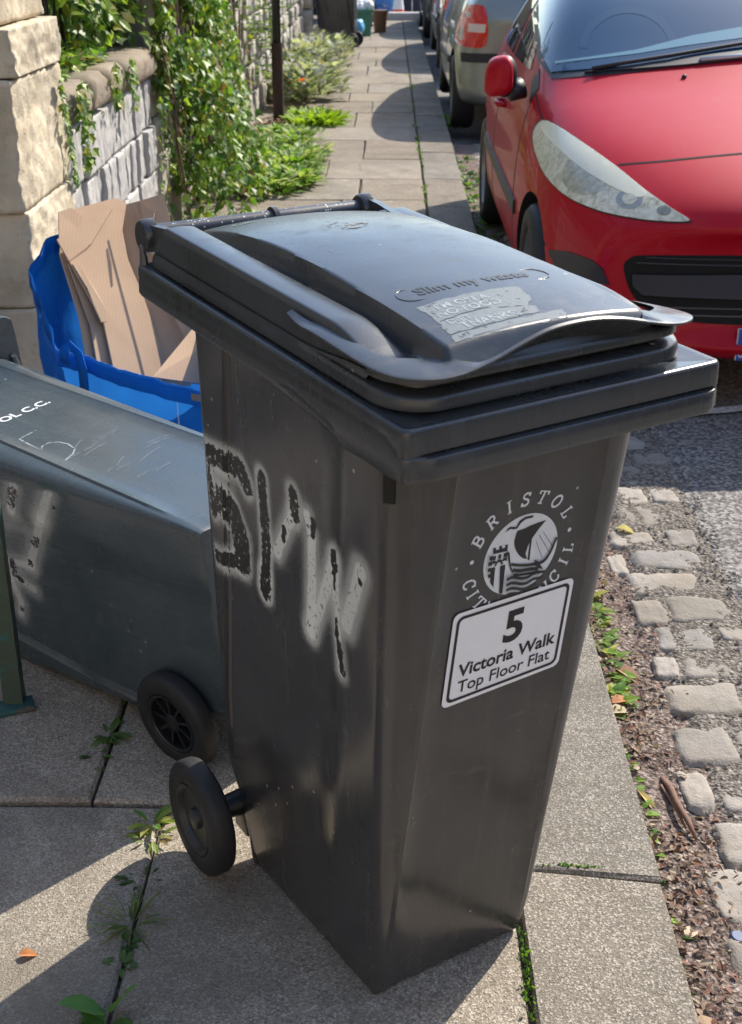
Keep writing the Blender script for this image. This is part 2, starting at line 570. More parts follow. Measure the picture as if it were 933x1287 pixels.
# gutter earth and grit bed
def gut_z(x, y):
    return -0.078 + 0.008 * sm(0.42, 0.27, x) + 0.012 * fbm((x * 9, y * 9, 1)) + 0.006 * fbm((x * 40, y * 40, 4))
grid_sheet('gutter', 0.255, 0.45, -1.0, 9.0, 24, 900, gut_z, M['dirt'])
grid_sheet('gutter_bed', 0.40, 0.80, -1.0, 9.0, 34, 800, lambda x, y: -0.0705 - 0.03 * sm(0.47 + 0.05 * noise.noise(Vector((0, y * 5, 1))), 0.40 + 0.05 * noise.noise(Vector((0, y * 5, 1))), x) + 0.010 * fbm((x * 12, y * 12, 8)) + 0.006 * fbm((x * 45, y * 45, 3)) - 0.02 * sm(0.66, 0.72, x), M['grit'])

# stone setts
def mat_rock(name):
    t = NT(name)
    c = t.attr()
    n = t.noise(7, 7, 0.65)
    n2 = t.noise(34, 6, 0.7)
    col = t.mix(t.ramp(n, [(0.3, 0.55), (0.6, 0)]), c, t.mix(1.0, c, (0.62, 0.55, 0.45), 'MULTIPLY'))
    col = t.mix(t.ramp(n2, [(0.55, 0), (0.72, 0.6)]), col, t.mix(1.0, c, (0.5, 0.45, 0.38), 'MULTIPLY'))
    col = t.mix(t.ramp(t.noise(2.2, 4, 0.6), [(0.46, 0), (0.66, 0.65)]), col, (0.16, 0.15, 0.12))
    t.base(col); t.rough(0.93); t.set('Specular IOR Level', 0.2)
    t.bump(t.math('ADD', t.math('MULTIPLY', n, 1.2), t.math('ADD', n2, t.math('MULTIPLY', t.noise(160, 3), 0.3))), 0.7, 0.008)
    return t.m
M['sett'] = mat_rock('sett_stone')
setts = [(0.584, 0.684, 2.399, 2.494), (0.522, 0.584, 2.238, 2.380), (0.489, 0.563, 2.088, 2.212), (0.585, 0.659, 2.106, 2.222),
         (0.463, 0.648, 1.942, 2.081), (0.415, 0.533, 1.804, 1.890), (0.579, 0.653, 1.814, 1.907), (0.453, 0.642, 1.672, 1.778),
         (0.421, 0.606, 1.528, 1.646), (0.392, 0.428, 1.643, 1.756), (0.492, 0.648, 1.385, 1.511), (0.414, 0.483, 1.372, 1.486),
         (0.439, 0.575, 1.251, 1.373), (0.600, 0.654, 1.295, 1.387), (0.474, 0.640, 1.124, 1.242), (0.415, 0.459, 1.132, 1.210),
         (0.413, 0.578, 0.978, 1.101), (0.397, 0.515, 0.797, 0.928), (0.380, 0.430, 0.654, 0.770), (0.418, 0.490, 0.490, 0.607),
         (0.371, 0.460, 0.340, 0.475), (0.452, 0.560, 0.645, 0.770), (0.53, 0.64, 0.80, 0.93), (0.51, 0.62, 0.49, 0.61), (0.49, 0.62, 0.33, 0.45)]
yy = 2.53
while yy < 8.6:
    d = rnd.uniform(0.10, 0.13)
    if rnd.random() < 0.5: setts.append((0.43 + rnd.uniform(-.02, .02), 0.64, yy, yy + d))
    else:
        m = rnd.uniform(0.5, 0.57); setts += [(0.42, m, yy, yy + d), (m + 0.02, 0.65, yy, yy + d)]
    yy += d + 0.025
yy = 0.30
while yy > -0.9:
    d = rnd.uniform(0.11, 0.14); m = rnd.uniform(0.46, 0.52)
    setts += [(0.37, m, yy - d, yy), (m + 0.02, 0.62, yy - d, yy)]
    yy -= d + 0.025
V, F, C = [], [], []
for (x0, x1, y0, y1) in setts:
    sc_ = rnd.choice([(0.30, 0.272, 0.24), (0.28, 0.256, 0.23), (0.31, 0.28, 0.245), (0.26, 0.243, 0.225), (0.29, 0.26, 0.225)]); sf_ = rnd.uniform(1.08, 1.32)
    cx, cy, hx, hy = (x0 + x1) / 2, (y0 + y1) / 2, (x1 - x0) / 2 + 0.010, (y1 - y0) / 2 + 0.010
    n = 12 if cy < 3 else 6
    b = len(V); ph = rnd.uniform(0, 50); rz = rnd.uniform(-0.06, 0.06)
    zt = -0.0675 + rnd.uniform(-0.004, 0.002); tx, ty = rnd.uniform(-0.03, 0.03), rnd.uniform(-0.04, 0.04)
    for j in range(n + 1):
        for i in range(n + 1):
            s, t = 2 * i / n - 1, 2 * j / n - 1
            # squash the square towards a rounded outline
            k = 1 - 0.14 * (s * s * t * t)
            wob = 1 + 0.16 * noise.noise(Vector((s * 1.6 + ph, t * 1.6, ph)))
            lx, ly = s * hx * k * wob, t * hy * k * wob
            e = max(abs(s), abs(t))
            drop = 0.022 * max(0.0, (e - 0.80) / 0.20) ** 1.5 + 0.006 * max(0, e - 0.5) ** 2
            z = zt - drop + tx * lx + ty * ly + 0.007 * fbm((s * 1.5 + ph, t * 1.5, 7)) + 0.004 * fbm((s * 8 + ph, t * 8, 9))
            V.append((cx + lx * math.cos(rz) - ly * math.sin(rz), cy + lx * math.sin(rz) + ly * math.cos(rz), z)); C.append(tuple(q * sf_ for q in sc_))
    for j in range(n):
        for i in range(n):
            a = b + j * (n + 1) + i
            F.append((a, a + 1, a + n + 2, a + n + 1))
o = from_py('cobbled_gutter', V, F, M['sett'], smooth=True, cols=C); o['kind'] = 'structure'

# painted line on the road
V, F = [], []
for k in range(25):
    x = 0.80 + k * 0.06; yc = 2.862 + 0.33 * (x - 0.8) - 0.02 * math.sin(k * 0.4)
    w = 0.028 + 0.008 * noise.noise(Vector((k * 0.7, 0, 0)))
    V += [(x, yc - w, -0.066), (x, yc + w, -0.066)]
F = [(2 * k, 2 * k + 2, 2 * k + 3, 2 * k + 1) for k in range(24)]
t = NT('road_paint'); t.base(t.mix(t.ramp(t.noise(60, 5, 0.7), [(0.45, 0), (0.6, 1)]), (0.75, 0.75, 0.72), (0.45, 0.44, 0.42))); t.rough(0.8)
o = from_py('road_marking', V, F, t.m); o['kind'] = 'structure'

# ------------------------------------------------------------------ wheelie bins
ANG = 0.57332
def hw(y, z):   # half width of the body
    f = 0.1406 + 0.0505 * z
    r = 0.1560 + 0.036 * z
    return lerp(f, r, max(0, min(1, (y - 0.1) / 0.5)))
def yfr(z): return 0.190 - 0.115 * z
YREAR = [(0, 0.585), (0.06, 0.592), (0.13, 0.612), (0.19, 0.648), (0.30, 0.645), (0.94, 0.624), (1.0, 0.624)]
def groove(z): return 0.508 + (0.947 - z) * 0.158
def pline(z): return 0.206 + (0.917 - z) * 0.125

def body_section(z):
    zz = z
    yf = yfr(z); toe = 0.006 * max(0, 1 - z / 0.075) ** 1.3
    yf += toe
    yr = interp(YREAR, z)
    if z < 0.19: pass
    P = []
    xl = interp([(0.0, -0.124), (0.12, -0.121), (0.875, -0.093), (0.95, -0.090)], z)
    xr = interp([(0.0, 0.124), (0.12, 0.124), (0.845, 0.137), (0.95, 0.140)], z)
    bead = 0.0025 * sm(0.05, 0.12, z)
    ryl = lerp(0.012, 0.040, z)
    # front, left to right across the panel
    P += [(xl - 0.009, yf + 0.0012), (xl - 0.004, yf - bead), (xl + 0.001, yf + 0.0)]
    for k in range(1, 8): P.append((lerp(xl, xr, k / 8), yf + 0.0025))
    P += [(xr - 0.001, yf + 0.0), (xr + 0.004, yf - bead), (xr + 0.009, yf + 0.0012)]
    # right front corner
    wr_ = 0.025 * z; wl_ = 0.004 * z
    h = hw(yf, z) - toe * 0.7 + wr_
    for k in range(1, 9):
        a = math.pi / 2 * k / 8
        P.append((xr + 0.009 + (h - xr - 0.009) * math.sin(a), yf + 0.0012 + ryl * (1 - math.cos(a)) ** 1.0))
    def side(s):
        Q = []
        gz = sm(0.17, 0.24, z)
        gy = min(groove(z), yr - 0.035); py = pline(z)
        ys = [lerp(yf + ryl, py, 0.35), lerp(yf + ryl, py, 0.7), py - 0.0015, py + 0.0015] + [lerp(py, gy, k / 6) for k in range(1, 6)] + [gy - 0.012, gy - 0.008, gy - 0.005, gy, gy + 0.005, gy + 0.008, gy + 0.012]
        for i, y_ in enumerate(ys):
            off = 0.0
            if y_ > py: off += 0.0016
            d = abs(y_ - gy)
            if d < 0.0085 and d > 0.004 and i >= 9: off -= 0.003 * gz if d > 0.0065 else -0.001 * gz
            if i == 12: off += 0.005 * gz
            Q.append((s * (hw(y_, z) - toe * 0.7 - off + (wr_ if s > 0 else 0.0)), y_))
        return Q
    P += side(1)
    rr = 0.02
    hr = hw(yr, z) - 0.002
    for k in range(0, 7):
        a = math.pi / 2 * k / 6
        P.append((hr + wr_ - rr + rr * math.cos(a), yr - rr + rr * math.sin(a)))
    for k in range(1, 6): P.append((lerp(hr + wr_ - rr, -hr + rr, k / 6), yr))
    for k in range(6, -1, -1):
        a = math.pi / 2 * k / 6
        P.append((-(hr - rr + rr * math.cos(a)), yr - rr + rr * math.sin(a)))
    P += side(-1)[::-1]
    h = hw(yf, z) - toe * 0.7
    for k in range(8, 0, -1):
        a = math.pi / 2 * k / 8
        P.append((xl - 0.009 + (-h - xl + 0.009) * math.sin(a), yf + 0.0012 + ryl * (1 - math.cos(a))))
    return P

def build_body(mat, parent):
    V, F = [], []
    zs = [0.0, 0.004, 0.012, 0.03, 0.055, 0.078, 0.10, 0.13, 0.16, 0.19, 0.22, 0.26, 0.34, 0.42, 0.50, 0.58, 0.66, 0.74, 0.82, 0.88, 0.92, 0.975]
    n = None
    for z in zs:
        S = body_section(z)
        n = len(S)
        ins = 0.004 if z == 0 else 0.0015 if z == 0.004 else 0.0
        for (x, y_) in S:
            if ins:
                cx, cy = 0.0, 0.39
                L = math.hypot(x - cx, y_ - cy); x -= (x - cx) / L * ins; y_ -= (y_ - cy) / L * ins
            V.append((x, y_, z))
    for i in range(len(zs) - 1):
        for k in range(n):
            k2 = (k + 1) % n
            F.append((i * n + k, i * n + k2, (i + 1) * n + k2, (i + 1) * n + k))
    F.append(tuple(range(n))[::-1])
    return from_py('body', V, F, mat, parent, angle=32)

def ztop(y): return 0.999 + 0.0445 * y

def build_collar(mat, parent):
    """moulded rim round the mouth of the bin."""
    HW, D, R = 0.2303, 0.7124, 0.011
    path = []   # (x, y, nx, ny)
    def corner(cx, cy, a0):
        for k in range(7):
            a = a0 + math.pi / 2 * k / 6
            path.append((cx + R * math.cos(a), cy + R * math.sin(a), math.cos(a), math.sin(a)))
    def straight(x0, y0, x1, y1, n, nx, ny):
        for k in range(1, n): path.append((lerp(x0, x1, k / n), lerp(y0, y1, k / n), nx, ny))
    corner(-HW + R, R, math.pi)
    straight(-HW + R, 0, HW - R, 0, 44, 0, -1)
    corner(HW - R, R, -math.pi / 2)
    straight(HW, R, HW, D - R, 30, 1, 0)
    corner(HW - R, D - R, 0)
    straight(HW - R, D, -HW + R, D, 12, 0, 1)
    corner(-HW + R, D - R, math.pi / 2)
    straight(-HW, D - R, -HW, R, 30, -1, 0)
    V, F = [], []
    np_ = None
    for (x, y_, nx, ny) in path:
        zt = ztop(y_)
        fr = sm(0.030, 0.004, y_)
        band = fr * sm(-0.212, -0.196, x) * sm(0.222, 0.214, x)
        dep = lerp(0.046, 0.064, sm(0.34, 0.05, y_))
        if fr > 0.02: dep = 0.062
        o_ = 0.0075 * band
        prof = [(-0.062, -0.004), (-0.012, -0.0005), (-0.006, 0.0), (-0.0028, -0.0008), (-0.0008, -0.0028), (0.0, -0.006), (0.0005, -0.030 if fr > .3 else -0.016),
                (-0.002 * band - .001, -0.033 if fr > .3 else -0.018), (o_ - 0.0015 * band, -0.0345 if fr > .3 else -0.022), (o_ + 0.0005, -0.037 if fr > .3 else -0.028), (o_ + 0.0012, -dep + 0.006), (o_ - 0.002, -dep), (-0.014, -dep + 0.002), (-0.062, -dep + 0.012)]
        # rear tapering up: wall tilts a little inwards
        for (d, z) in prof:
            V.append(((x + nx * d) * (1.026 if x > 0 else 1.0), y_ + ny * d, zt + z))
        np_ = len(prof)
    n = len(path)
    for i in range(n):
        i2 = (i + 1) % n
        for k in range(np_ - 1):
            F.append((i * np_ + k, i2 * np_ + k, i2 * np_ + k + 1, i * np_ + k + 1))
    o = from_py('rim', V, F, mat, parent, angle=38)
    # gusset webs below the rim at the front corners, hooks at the back
    for s in (-1, 1):
        bm = bmesh.new()
        tube(bm, [(s * 0.226, 0.31, 0.972), (s * 0.224, 0.24, 0.974), (s * 0.222, 0.17, 0.962), (s * 0.219, 0.12, 0.946), (s * 0.213, 0.09, 0.935)], [0.003, 0.010, 0.012, 0.012, 0.006], 10)
        from_bm('gusset', bm, mat, parent, angle=40)
        bm = bmesh.new()
        tube(bm, [(s * 0.221, 0.702, 1.02), (s * 0.221, 0.702, 1.042), (s * 0.224, 0.704, 1.058)], [0.008, 0.006, 0.002], 8)
        from_bm('hook', bm, mat, parent, angle=40)
    return o

def lidp(y): return 1.0095 + 0.046 * y
def lid_z(x, y):
    ax = abs(x)
    base = lidp(y) + 0.016
    edge = min(0.214 - ax, y - 0.030, 0.700 - y)
    sh = (0.034 if x < 0 else 0.022) * sm(0.035, 0.20, y) * sm(0.700, 0.655, y)
    shp = sm(0.214, 0.203, ax) * (1 - 0.50 * sm(0.160, 0.150, ax)) - 0.10 * ((ax - 0.185) / 0.03) ** 2 * sm(0.15, 0.16, ax)
    z = base + sh * shp
    pt = cinterp([(-0.05, 1.052), (0.05, 1.0715), (0.20, 1.0905), (0.40, 1.1025), (0.55, 1.0985), (0.66, 1.085), (0.75, 1.066)], y)
    pt -= 0.008 * (ax / 0.14) ** 2.2
    pw = lerp(0.146, 0.138, sm(0.1, 0.6, y))
    p = sm(pw + 0.007, pw - 0.005, ax) * sm(0.030, 0.056, y) * sm(0.705, 0.675, y)
    ap = sm(0.112, 0.088, y)
    z = lerp(z, max(z, 1.0440), ap)
    z = lerp(z, pt, p)
    z -= 0.012 * (1 - 0.7 * ap) * (1 - sm(0.0, 0.010, edge))
    return z

def build_lid(mat, parent):
    V, F = [], []
    nx, ny = 120, 150
    Rf, Rr = 0.055, 0.03
    for j in range(ny + 1):
        for i in range(nx + 1):
            # cluster samples towards the edges
            s = 2 * i / nx - 1
            x = 0.214 * (s if abs(s) < .0 else math.sin(s * math.pi / 2) * 0.35 + s * 0.65)
            ax = abs(x)
            t = j / ny
            t = t - 0.55 * t * (1 - t) * (1 - t)
            y0 = 0.030 + (Rf - math.sqrt(max(0, Rf * Rf - max(0, ax - (0.214 - Rf)) ** 2)))
            y1 = 0.700 - (Rr - math.sqrt(max(0, Rr * Rr - max(0, ax - (0.214 - Rr)) ** 2)))
            y_ = lerp(y0, y1, t)
            z = lid_z(x, y_)
            if i in (0, nx) or j in (0, ny): z = lerp(lidp(y_) + 0.010, 1.036, sm(0.26, 0.12, y_))
            V.append((x, y_, z))
    for j in range(ny):
        for i in range(nx):
            a = j * (nx + 1) + i
            F.append((a, a + 1, a + nx + 2, a + nx + 1))
    loop = [i for i in range(nx + 1)] + [j * (nx + 1) + nx for j in range(1, ny + 1)] + [ny * (nx + 1) + i for i in range(nx - 1, -1, -1)] + [j * (nx + 1) for j in range(ny - 1, 0, -1)]
    b = len(V)
    n = len(loop)
    levels = [('a', 0), ('b', 0), ('c', 0), ('d', 0), (0.0035, 0.0035), (0.0045, -0.004), (0.0045, -0.0085), (-0.03, -0.0085)]
    for (o_, dz) in levels:
        for k in loop:
            x, y_, z = V[k]
            dx = sm(0.17, 0.214, abs(x)) * (1 if x > 0 else -1)
            dy = -sm(0.085, 0.030, y_) + sm(0.66, 0.70, y_)
            L = math.hypot(dx, dy) or 1
            rc = sm(0.26, 0.12, y_)
            lo = lidp(y_) + 0.0085
            if o_ == 'a': oo, zz = 0.0, lerp(lo + 0.001, z - 0.004, rc)
            elif o_ == 'b': oo, zz = -0.024 * rc, lerp(lo + 0.0008, z - 0.004, rc)
            elif o_ == 'c': oo, zz = -0.021 * rc, lo + 0.0006 + 0.002 * rc
            elif o_ == 'd': oo, zz = 0.0, lo
            else: oo, zz = o_, lidp(y_) + dz
            V.append((x + dx / L * oo, y_ + dy / L * oo, zz))
    prev = loop
    for li in range(len(levels)):
        cur = [b + li * n + k for k in range(n)]
        for k in range(n):
            k2 = (k + 1) % n
            F.append((prev[k], cur[k], cur[k2], prev[k2]))
        prev = cur
    lid = from_py('lid', V, F, mat, parent, angle=50)
    # grab lip running round the front of the lid
    outer = [(-0.219, 0.272, 1.060), (-0.222, 0.240, 1.0545), (-0.224, 0.20, 1.0545), (-0.2250, 0.15, 1.0515), (-0.2245, 0.10, 1.0475), (-0.221, 0.065, 1.0450), (-0.212, 0.038, 1.0440), (-0.195, 0.019, 1.0440),
             (-0.170, 0.009, 1.0445), (-0.140, 0.006, 1.0480), (-0.105, 0.007, 1.0560), (-0.070, 0.010, 1.0655), (-0.03, 0.013, 1.0745), (0.01, 0.014, 1.0770), (0.045, 0.013, 1.0760), (0.08, 0.011, 1.0710), (0.115, 0.009, 1.0630), (0.145, 0.008, 1.0565),
             (0.172, 0.011, 1.0525), (0.197, 0.021, 1.0510), (0.214, 0.040, 1.0490), (0.223, 0.066, 1.0460), (0.226, 0.10, 1.0430), (0.224, 0.14, 1.0400), (0.218, 0.17, 1.0370)]
    n = len(outer)
    # refine with catmull-rom
    pts = []
    for i in range(n - 1):
        p0, p1, p2, p3 = (Vector(outer[max(0, min(n - 1, k))]) for k in (i - 1, i, i + 1, i + 2))
        for k in range(4):
            t = k / 4
            pts.append(0.5 * ((2 * p1) + (p2 - p0) * t + (2 * p0 - 5 * p1 + 4 * p2 - p3) * t * t + (3 * p1 - p0 - 3 * p2 + p3) * t ** 3))
    pts.append(Vector(outer[-1]))
    V, F = [], []
    N = len(pts)
    for i, p in enumerate(pts):
        t = (pts[min(i + 1, N - 1)] - pts[max(i - 1, 0)]); t.z = 0; t.normalize()
        nrm = Vector((-t.y, t.x, 0))     # points inwards
        f = min(i, N - 1 - i) / (N * 0.16)
        side = sm(0.05, 0.10, p.y)
        w = lerp(lerp(0.027, 0.060, sm(0.12, 0.17, abs(p.x))), 0.024, side) * min(1.0, 0.25 + f)
        q = p + nrm * w
        q.z = lerp(p.z + 0.004, min(p.z + 0.004, lid_z(q.x, max(0.031, q.y)) + 0.001), sm(0.160, 0.110, abs(p.x)) * (1 - side))
        m1 = p + nrm * 0.004; m1.z += 0.0022
        V += [tuple(q), tuple(m1), tuple(p + Vector((0, 0, 0.0006))), tuple(p - Vector((0, 0, 0.0018))), tuple(p + nrm * 0.003 - Vector((0, 0, 0.0030))), (q.x, q.y, q.z - 0.0045)]
    for i in range(N - 1):
        for k in range(5):
            a = i * 6 + k
            F.append((a, a + 6, a + 7, a + 1))
    F.append((0, 1, 2, 3, 4, 5)); F.append(tuple((N - 1) * 6 + k for k in (5, 4, 3, 2, 1, 0)))
    from_py('grab_lip', V, F, mat, lid, angle=60)
    # hinge arms
    for s in (-1, 1):
        bm = bmesh.new()
        Vb = []
        for (y_, z0, z1, xc, hw_) in [(0.752, 1.040, 1.078, 0.193, 0.006), (0.70, 1.040, 1.079, 0.183, 0.006), (0.62, 1.045, 1.077, 0.166, 0.007), (0.50, 1.04, 1.074, 0.157, 0.006), (0.38, 1.03, 1.060, 0.153, 0.004)]:
            Vb.append([bm.verts.new((s * (xc + a * hw_), y_, z)) for a, z in ((-1, z0), (1, z0), (1, z1), (-1, z1))])
        for A, B in zip(Vb[:-1], Vb[1:]):
            for k in range(4):
                bm.faces.new((A[k], A[(k + 1) % 4], B[(k + 1) % 4], B[k]))
        bm.faces.new(Vb[0]); bm.faces.new(Vb[-1])
        from_bm('hinge_arm', bm, mat, lid, angle=30)
    return lid

def build_wheel(parent, x, y, z, r, w, side, hubmat, spokes):
    bm = bmesh.new()
    h = w / 2
    prof = [(r * 0.62, -h * 0.80), (r * 0.66, -h * 0.98), (r * 0.80, -h), (r * 0.90, -h * 0.97), (r * 0.965, -h * 0.80), (r * 0.995, -h * 0.5), (r, -h * 0.2), (r, h * 0.2), (r * 0.995, h * 0.5), (r * 0.965, h * 0.80), (r * 0.90, h * 0.97), (r * 0.80, h), (r * 0.66, h * 0.98), (r * 0.62, h * 0.80)]
    lathe(bm, prof, (1, 0, 0), (x, y, z), 56, closed=True)
    wheel = from_bm('wheel', bm, M['rubber'], parent, angle=50)
    bm = bmesh.new()
    s = side
    if not spokes:
        prof = [(r * 0.62, h * 0.92 * s), (r * 0.585, h * 0.96 * s), (r * 0.56, h * 0.85 * s), (r * 0.52, h * 0.42 * s), (r * 0.30, h * 0.36 * s), (r * 0.19, h * 0.42 * s), (r * 0.17, h * 0.80 * s), (r * 0.13, h * 0.88 * s), (r * 0.0, h * 0.9 * s)]
        lathe(bm, prof, (1, 0, 0), (x, y, z), 44)
        prof = [(r * 0.62, -h * 0.85 * s), (r * 0.3, -h * 0.5 * s), (0, -h * 0.5 * s)]
        lathe(bm, prof, (1, 0, 0), (x, y, z), 40)
    else:
        prof = [(r * 0.62, h * 0.9 * s), (r * 0.58, h * 0.94 * s), (r * 0.55, h * 0.80 * s), (r * 0.54, -h * 0.1 * s), (0, -h * 0.2 * s)]
        lathe(bm, prof, (1, 0, 0), (x, y, z), 44)
        prof = [(r * 0.17, -h * 0.1 * s), (r * 0.17, h * 0.62 * s), (r * 0.14, h * 0.72 * s), (0, h * 0.72 * s)]
        lathe(bm, prof, (1, 0, 0), (x, y, z), 24)
        for k in range(9):
            a = 2 * math.pi * k / 9 + 0.3
            R = Matrix.Rotation(a, 4, 'X')
            box(bm, Vector((x + s * h * 0.36, y, z)) + R.to_3x3() @ Vector((0, r * 0.36, 0)), (h * 0.5, r * 0.42, r * 0.055), rot=R)
    from_bm('hub', bm, hubmat, wheel, angle=35)
    return wheel

def build_bin(root, bodymat, lidmat, barmat, hubmat, spokes=False, wz=0.102, wr=0.102, wy=0.610, wx=0.226, zs=1.0):
    body = build_body(bodymat, root)
    build_collar(lidmat, root)
    build_lid(lidmat, root)
    bm = bmesh.new()
    tube(bm, [(-0.188, 0.752, 1.062), (0.188, 0.752, 1.062)], 0.0135, 18)
    bar = from_bm('handle', bm, barmat, root, angle=40)
    for xx in (-0.192, 0.186):
        bm = bmesh.new()
        lathe(bm, [(0, -0.012), (0.022, -0.012), (0.025, -0.008), (0.025, 0.008), (0.021, 0.011), (0, 0.011)], (1, 0, 0), (xx, 0.750, 1.060), 24)
        from_bm('handle_end', bm, bodymat, bar, angle=40)
    bm = bmesh.new()
    lathe(bm, [(0.013, -0.004), (0.0185, -0.004), (0.0185, 0.004), (0.013, 0.004)], (1, 0, 0), (0.02, 0.752, 1.062), 24)
    from_bm('collar_ring', bm, bodymat, bar, angle=40)
    for s in (-1, 1):
        bm = bmesh.new(); box(bm, (s * 0.15, 0.735, 1.035), (0.016, 0.035, 0.05), bevel=0.004)
        from_bm('bracket', bm, bodymat, bar, angle=40)
    for s in (-1, 1):
        build_wheel(root, s * wx, wy, wz, wr, 0.040, s, hubmat, spokes)
    bm = bmesh.new()
    tube(bm, [(-wx, wy, wz), (wx, wy, wz)], 0.010, 14)
    for s in (-1, 1):
        tube(bm, [(s * 0.14, wy, wz), (s * 0.195, wy, wz)], [0.024, 0.019], 16)
        box(bm, (s * 0.150, wy - 0.005, wz - 0.02), (0.014, 0.05, 0.075), bevel=0.006)
    from_bm('axle', bm, M['black'] if False else M['hub_black'], root, angle=40)
    if zs != 1.0:
        for ch in root.children:
            if ch.name.split('.')[0] in ('body', 'rim', 'lid', 'handle', 'gusset', 'hook'): ch.scale = (1, 1, zs)
    return body

# ---- decals on the front panel : panel coordinates (x, s) with s measured as in the survey
def fpos(x, s, off):
    z = s / 1.007
    n = Vector((0, -1, -0.115)).normalized()
    return Vector((x, yfr(z) + 0.0025, z)) + n * off

def poly_decal(V, F, pts, off, mapf=None, thick=0.0):
    b = len(V)
    for (x, s) in pts: V.append(tuple((mapf or fpos)(x, s, off)))
    F.append(tuple(range(b, b + len(pts))))

def stroke_polys(path, w):
    """thick polyline -> one quad per segment and a joint; returns list of polygons"""
    out = []
    L, Rr = [], []
    n = len(path)
    for i, p in enumerate(path):
        a = Vector(path[max(0, i - 1)]); b = Vector(path[min(n - 1, i + 1)])
        d = (b - a).normalized()
        nn = Vector((-d.y, d.x)) * (w / 2)
        L.append(Vector(p) + nn); Rr.append(Vector(p) - nn)
    for i in range(n - 1):
        out.append([tuple(L[i]), tuple(Rr[i]), tuple(Rr[i + 1]), tuple(L[i + 1])])
    return out

def text_mesh(txt, size, bold=0.0, shear=0.0, align='CENTER', spacing=1.0):
    cu = bpy.data.curves.new('tmp', 'FONT')
    cu.body = txt
    cu.size = size
    cu.align_x = align
    cu.offset = bold
    cu.shear = shear
    cu.space_character = spacing
    cu.resolution_u = 4
    o = bpy.data.objects.new('tmp', cu)
    COL.objects.link(o)
    dg = bpy.context.evaluated_depsgraph_get()
    me = bpy.data.meshes.new_from_object(o.evaluated_get(dg))
    vs_ = [tuple(v.co) for v in me.vertices]
    fs_ = [tuple(p.vertices) for p in me.polygons]
    bpy.data.objects.remove(o)
    bpy.data.meshes.remove(me)
    return vs_, fs_

def put_text(V, F, txt, size, x, s, off, width=None, mapf=None, height=None, **kw):
    vs_, fs_ = text_mesh(txt, size, **kw)
    xs = [v[0] for v in vs_]; ys = [v[1] for v in vs_]
    k = (width / (max(xs) - min(xs))) if width else 1.0
    cx = (max(xs) + min(xs)) / 2
    ky = k if height is None else height / (max(ys) - min(ys))
    b = len(V)
    for v in vs_: V.append(tuple((mapf or fpos)(x + (v[0] - cx) * k, s + v[1] * ky, off)))
    for f in fs_: F.append(tuple(b + i for i in f))

def rrect(x0, x1, y0, y1, r, seg=6):
    P = []
    for cx, cy, a0 in ((x1 - r, y1 - r, 0), (x0 + r, y1 - r, 90), (x0 + r, y0 + r, 180), (x1 - r, y0 + r, 270)):
        for k in range(seg + 1):
            a = math.radians(a0 + 90 * k / seg)
            P.append((cx + r * math.cos(a), cy + r * math.sin(a)))
    return P

# slab-serif italic capitals drawn as strokes in a unit box (x -0.35..0.35, y 0..1)
GLYPH = {
    'B': [[(-.25, 0), (-.25, 1)], [(-.25, .95), (.12, .95), (.26, .84), (.26, .66), (.1, .54), (-.2, .53)], [(.05, .53), (.22, .48), (.33, .35), (.31, .16), (.15, .05), (-.25, .05)], [(-.42, .03), (-.1, .03)], [(-.42, .97), (-.1, .97)]],
    'R': [[(-.25, 0), (-.25, 1)], [(-.25, .95), (.12, .95), (.28, .83), (.28, .62), (.12, .50), (-.2, .49)], [(.02, .5), (.33, .03)], [(-.42, .03), (-.08, .03)], [(-.42, .97), (-.1, .97)], [(.2, .03), (.45, .03)]],
    'I': [[(0, 0), (0, 1)], [(-.19, .04), (.19, .04)], [(-.19, .96), (.19, .96)]],
    'S': [[(.28, .76), (.2, .92), (0, .97), (-.2, .9), (-.27, .74), (-.18, .6), (.05, .5), (.24, .38), (.28, .22), (.18, .08), (0, .02), (-.2, .08), (-.29, .25)], [(.28, .70), (.28, .99)], [(-.29, .0), (-.29, .30)]],
    'T': [[(0, 0), (0, 1)], [(-.42, .95), (.42, .95)], [(-.4, .72), (-.4, .99)], [(.4, .72), (.4, .99)], [(-.2, .03), (.2, .03)]],
    'O': [[(.36 * math.cos(a * math.pi / 8), .5 + .48 * math.sin(a * math.pi / 8)) for a in range(17)]],
    'L': [[(-.15, 0), (-.15, 1)], [(-.33, .05), (.33, .05)], [(.3, .02), (.33, .32)], [(-.33, .96), (.05, .96)]],
    'C': [[(.30, .72), (.2, .92), (0, .98), (-.22, .9), (-.34, .65), (-.34, .35), (-.22, .1), (0, .02), (.2, .08), (.31, .26)], [(.30, .66), (.30, .99)]],
    'N': [[(-.3, 0), (-.3, 1)], [(-.3, .95), (.3, .05)], [(.3, 0), (.3, 1)], [(-.45, .03), (-.15, .03)], [(.15, .97), (.45, .97)]],
    'U': [[(-.3, 1), (-.3, .25), (-.15, .05), (.1, .05), (.3, .25), (.3, 1)], [(-.45, .97), (-.15, .97)], [(.15, .97), (.45, .97)]],
    'Y': [[(-.32, 1), (0, .5), (.32, 1)], [(0, 0), (0, .5)], [(-.15, .03), (.15, .03)]],
}

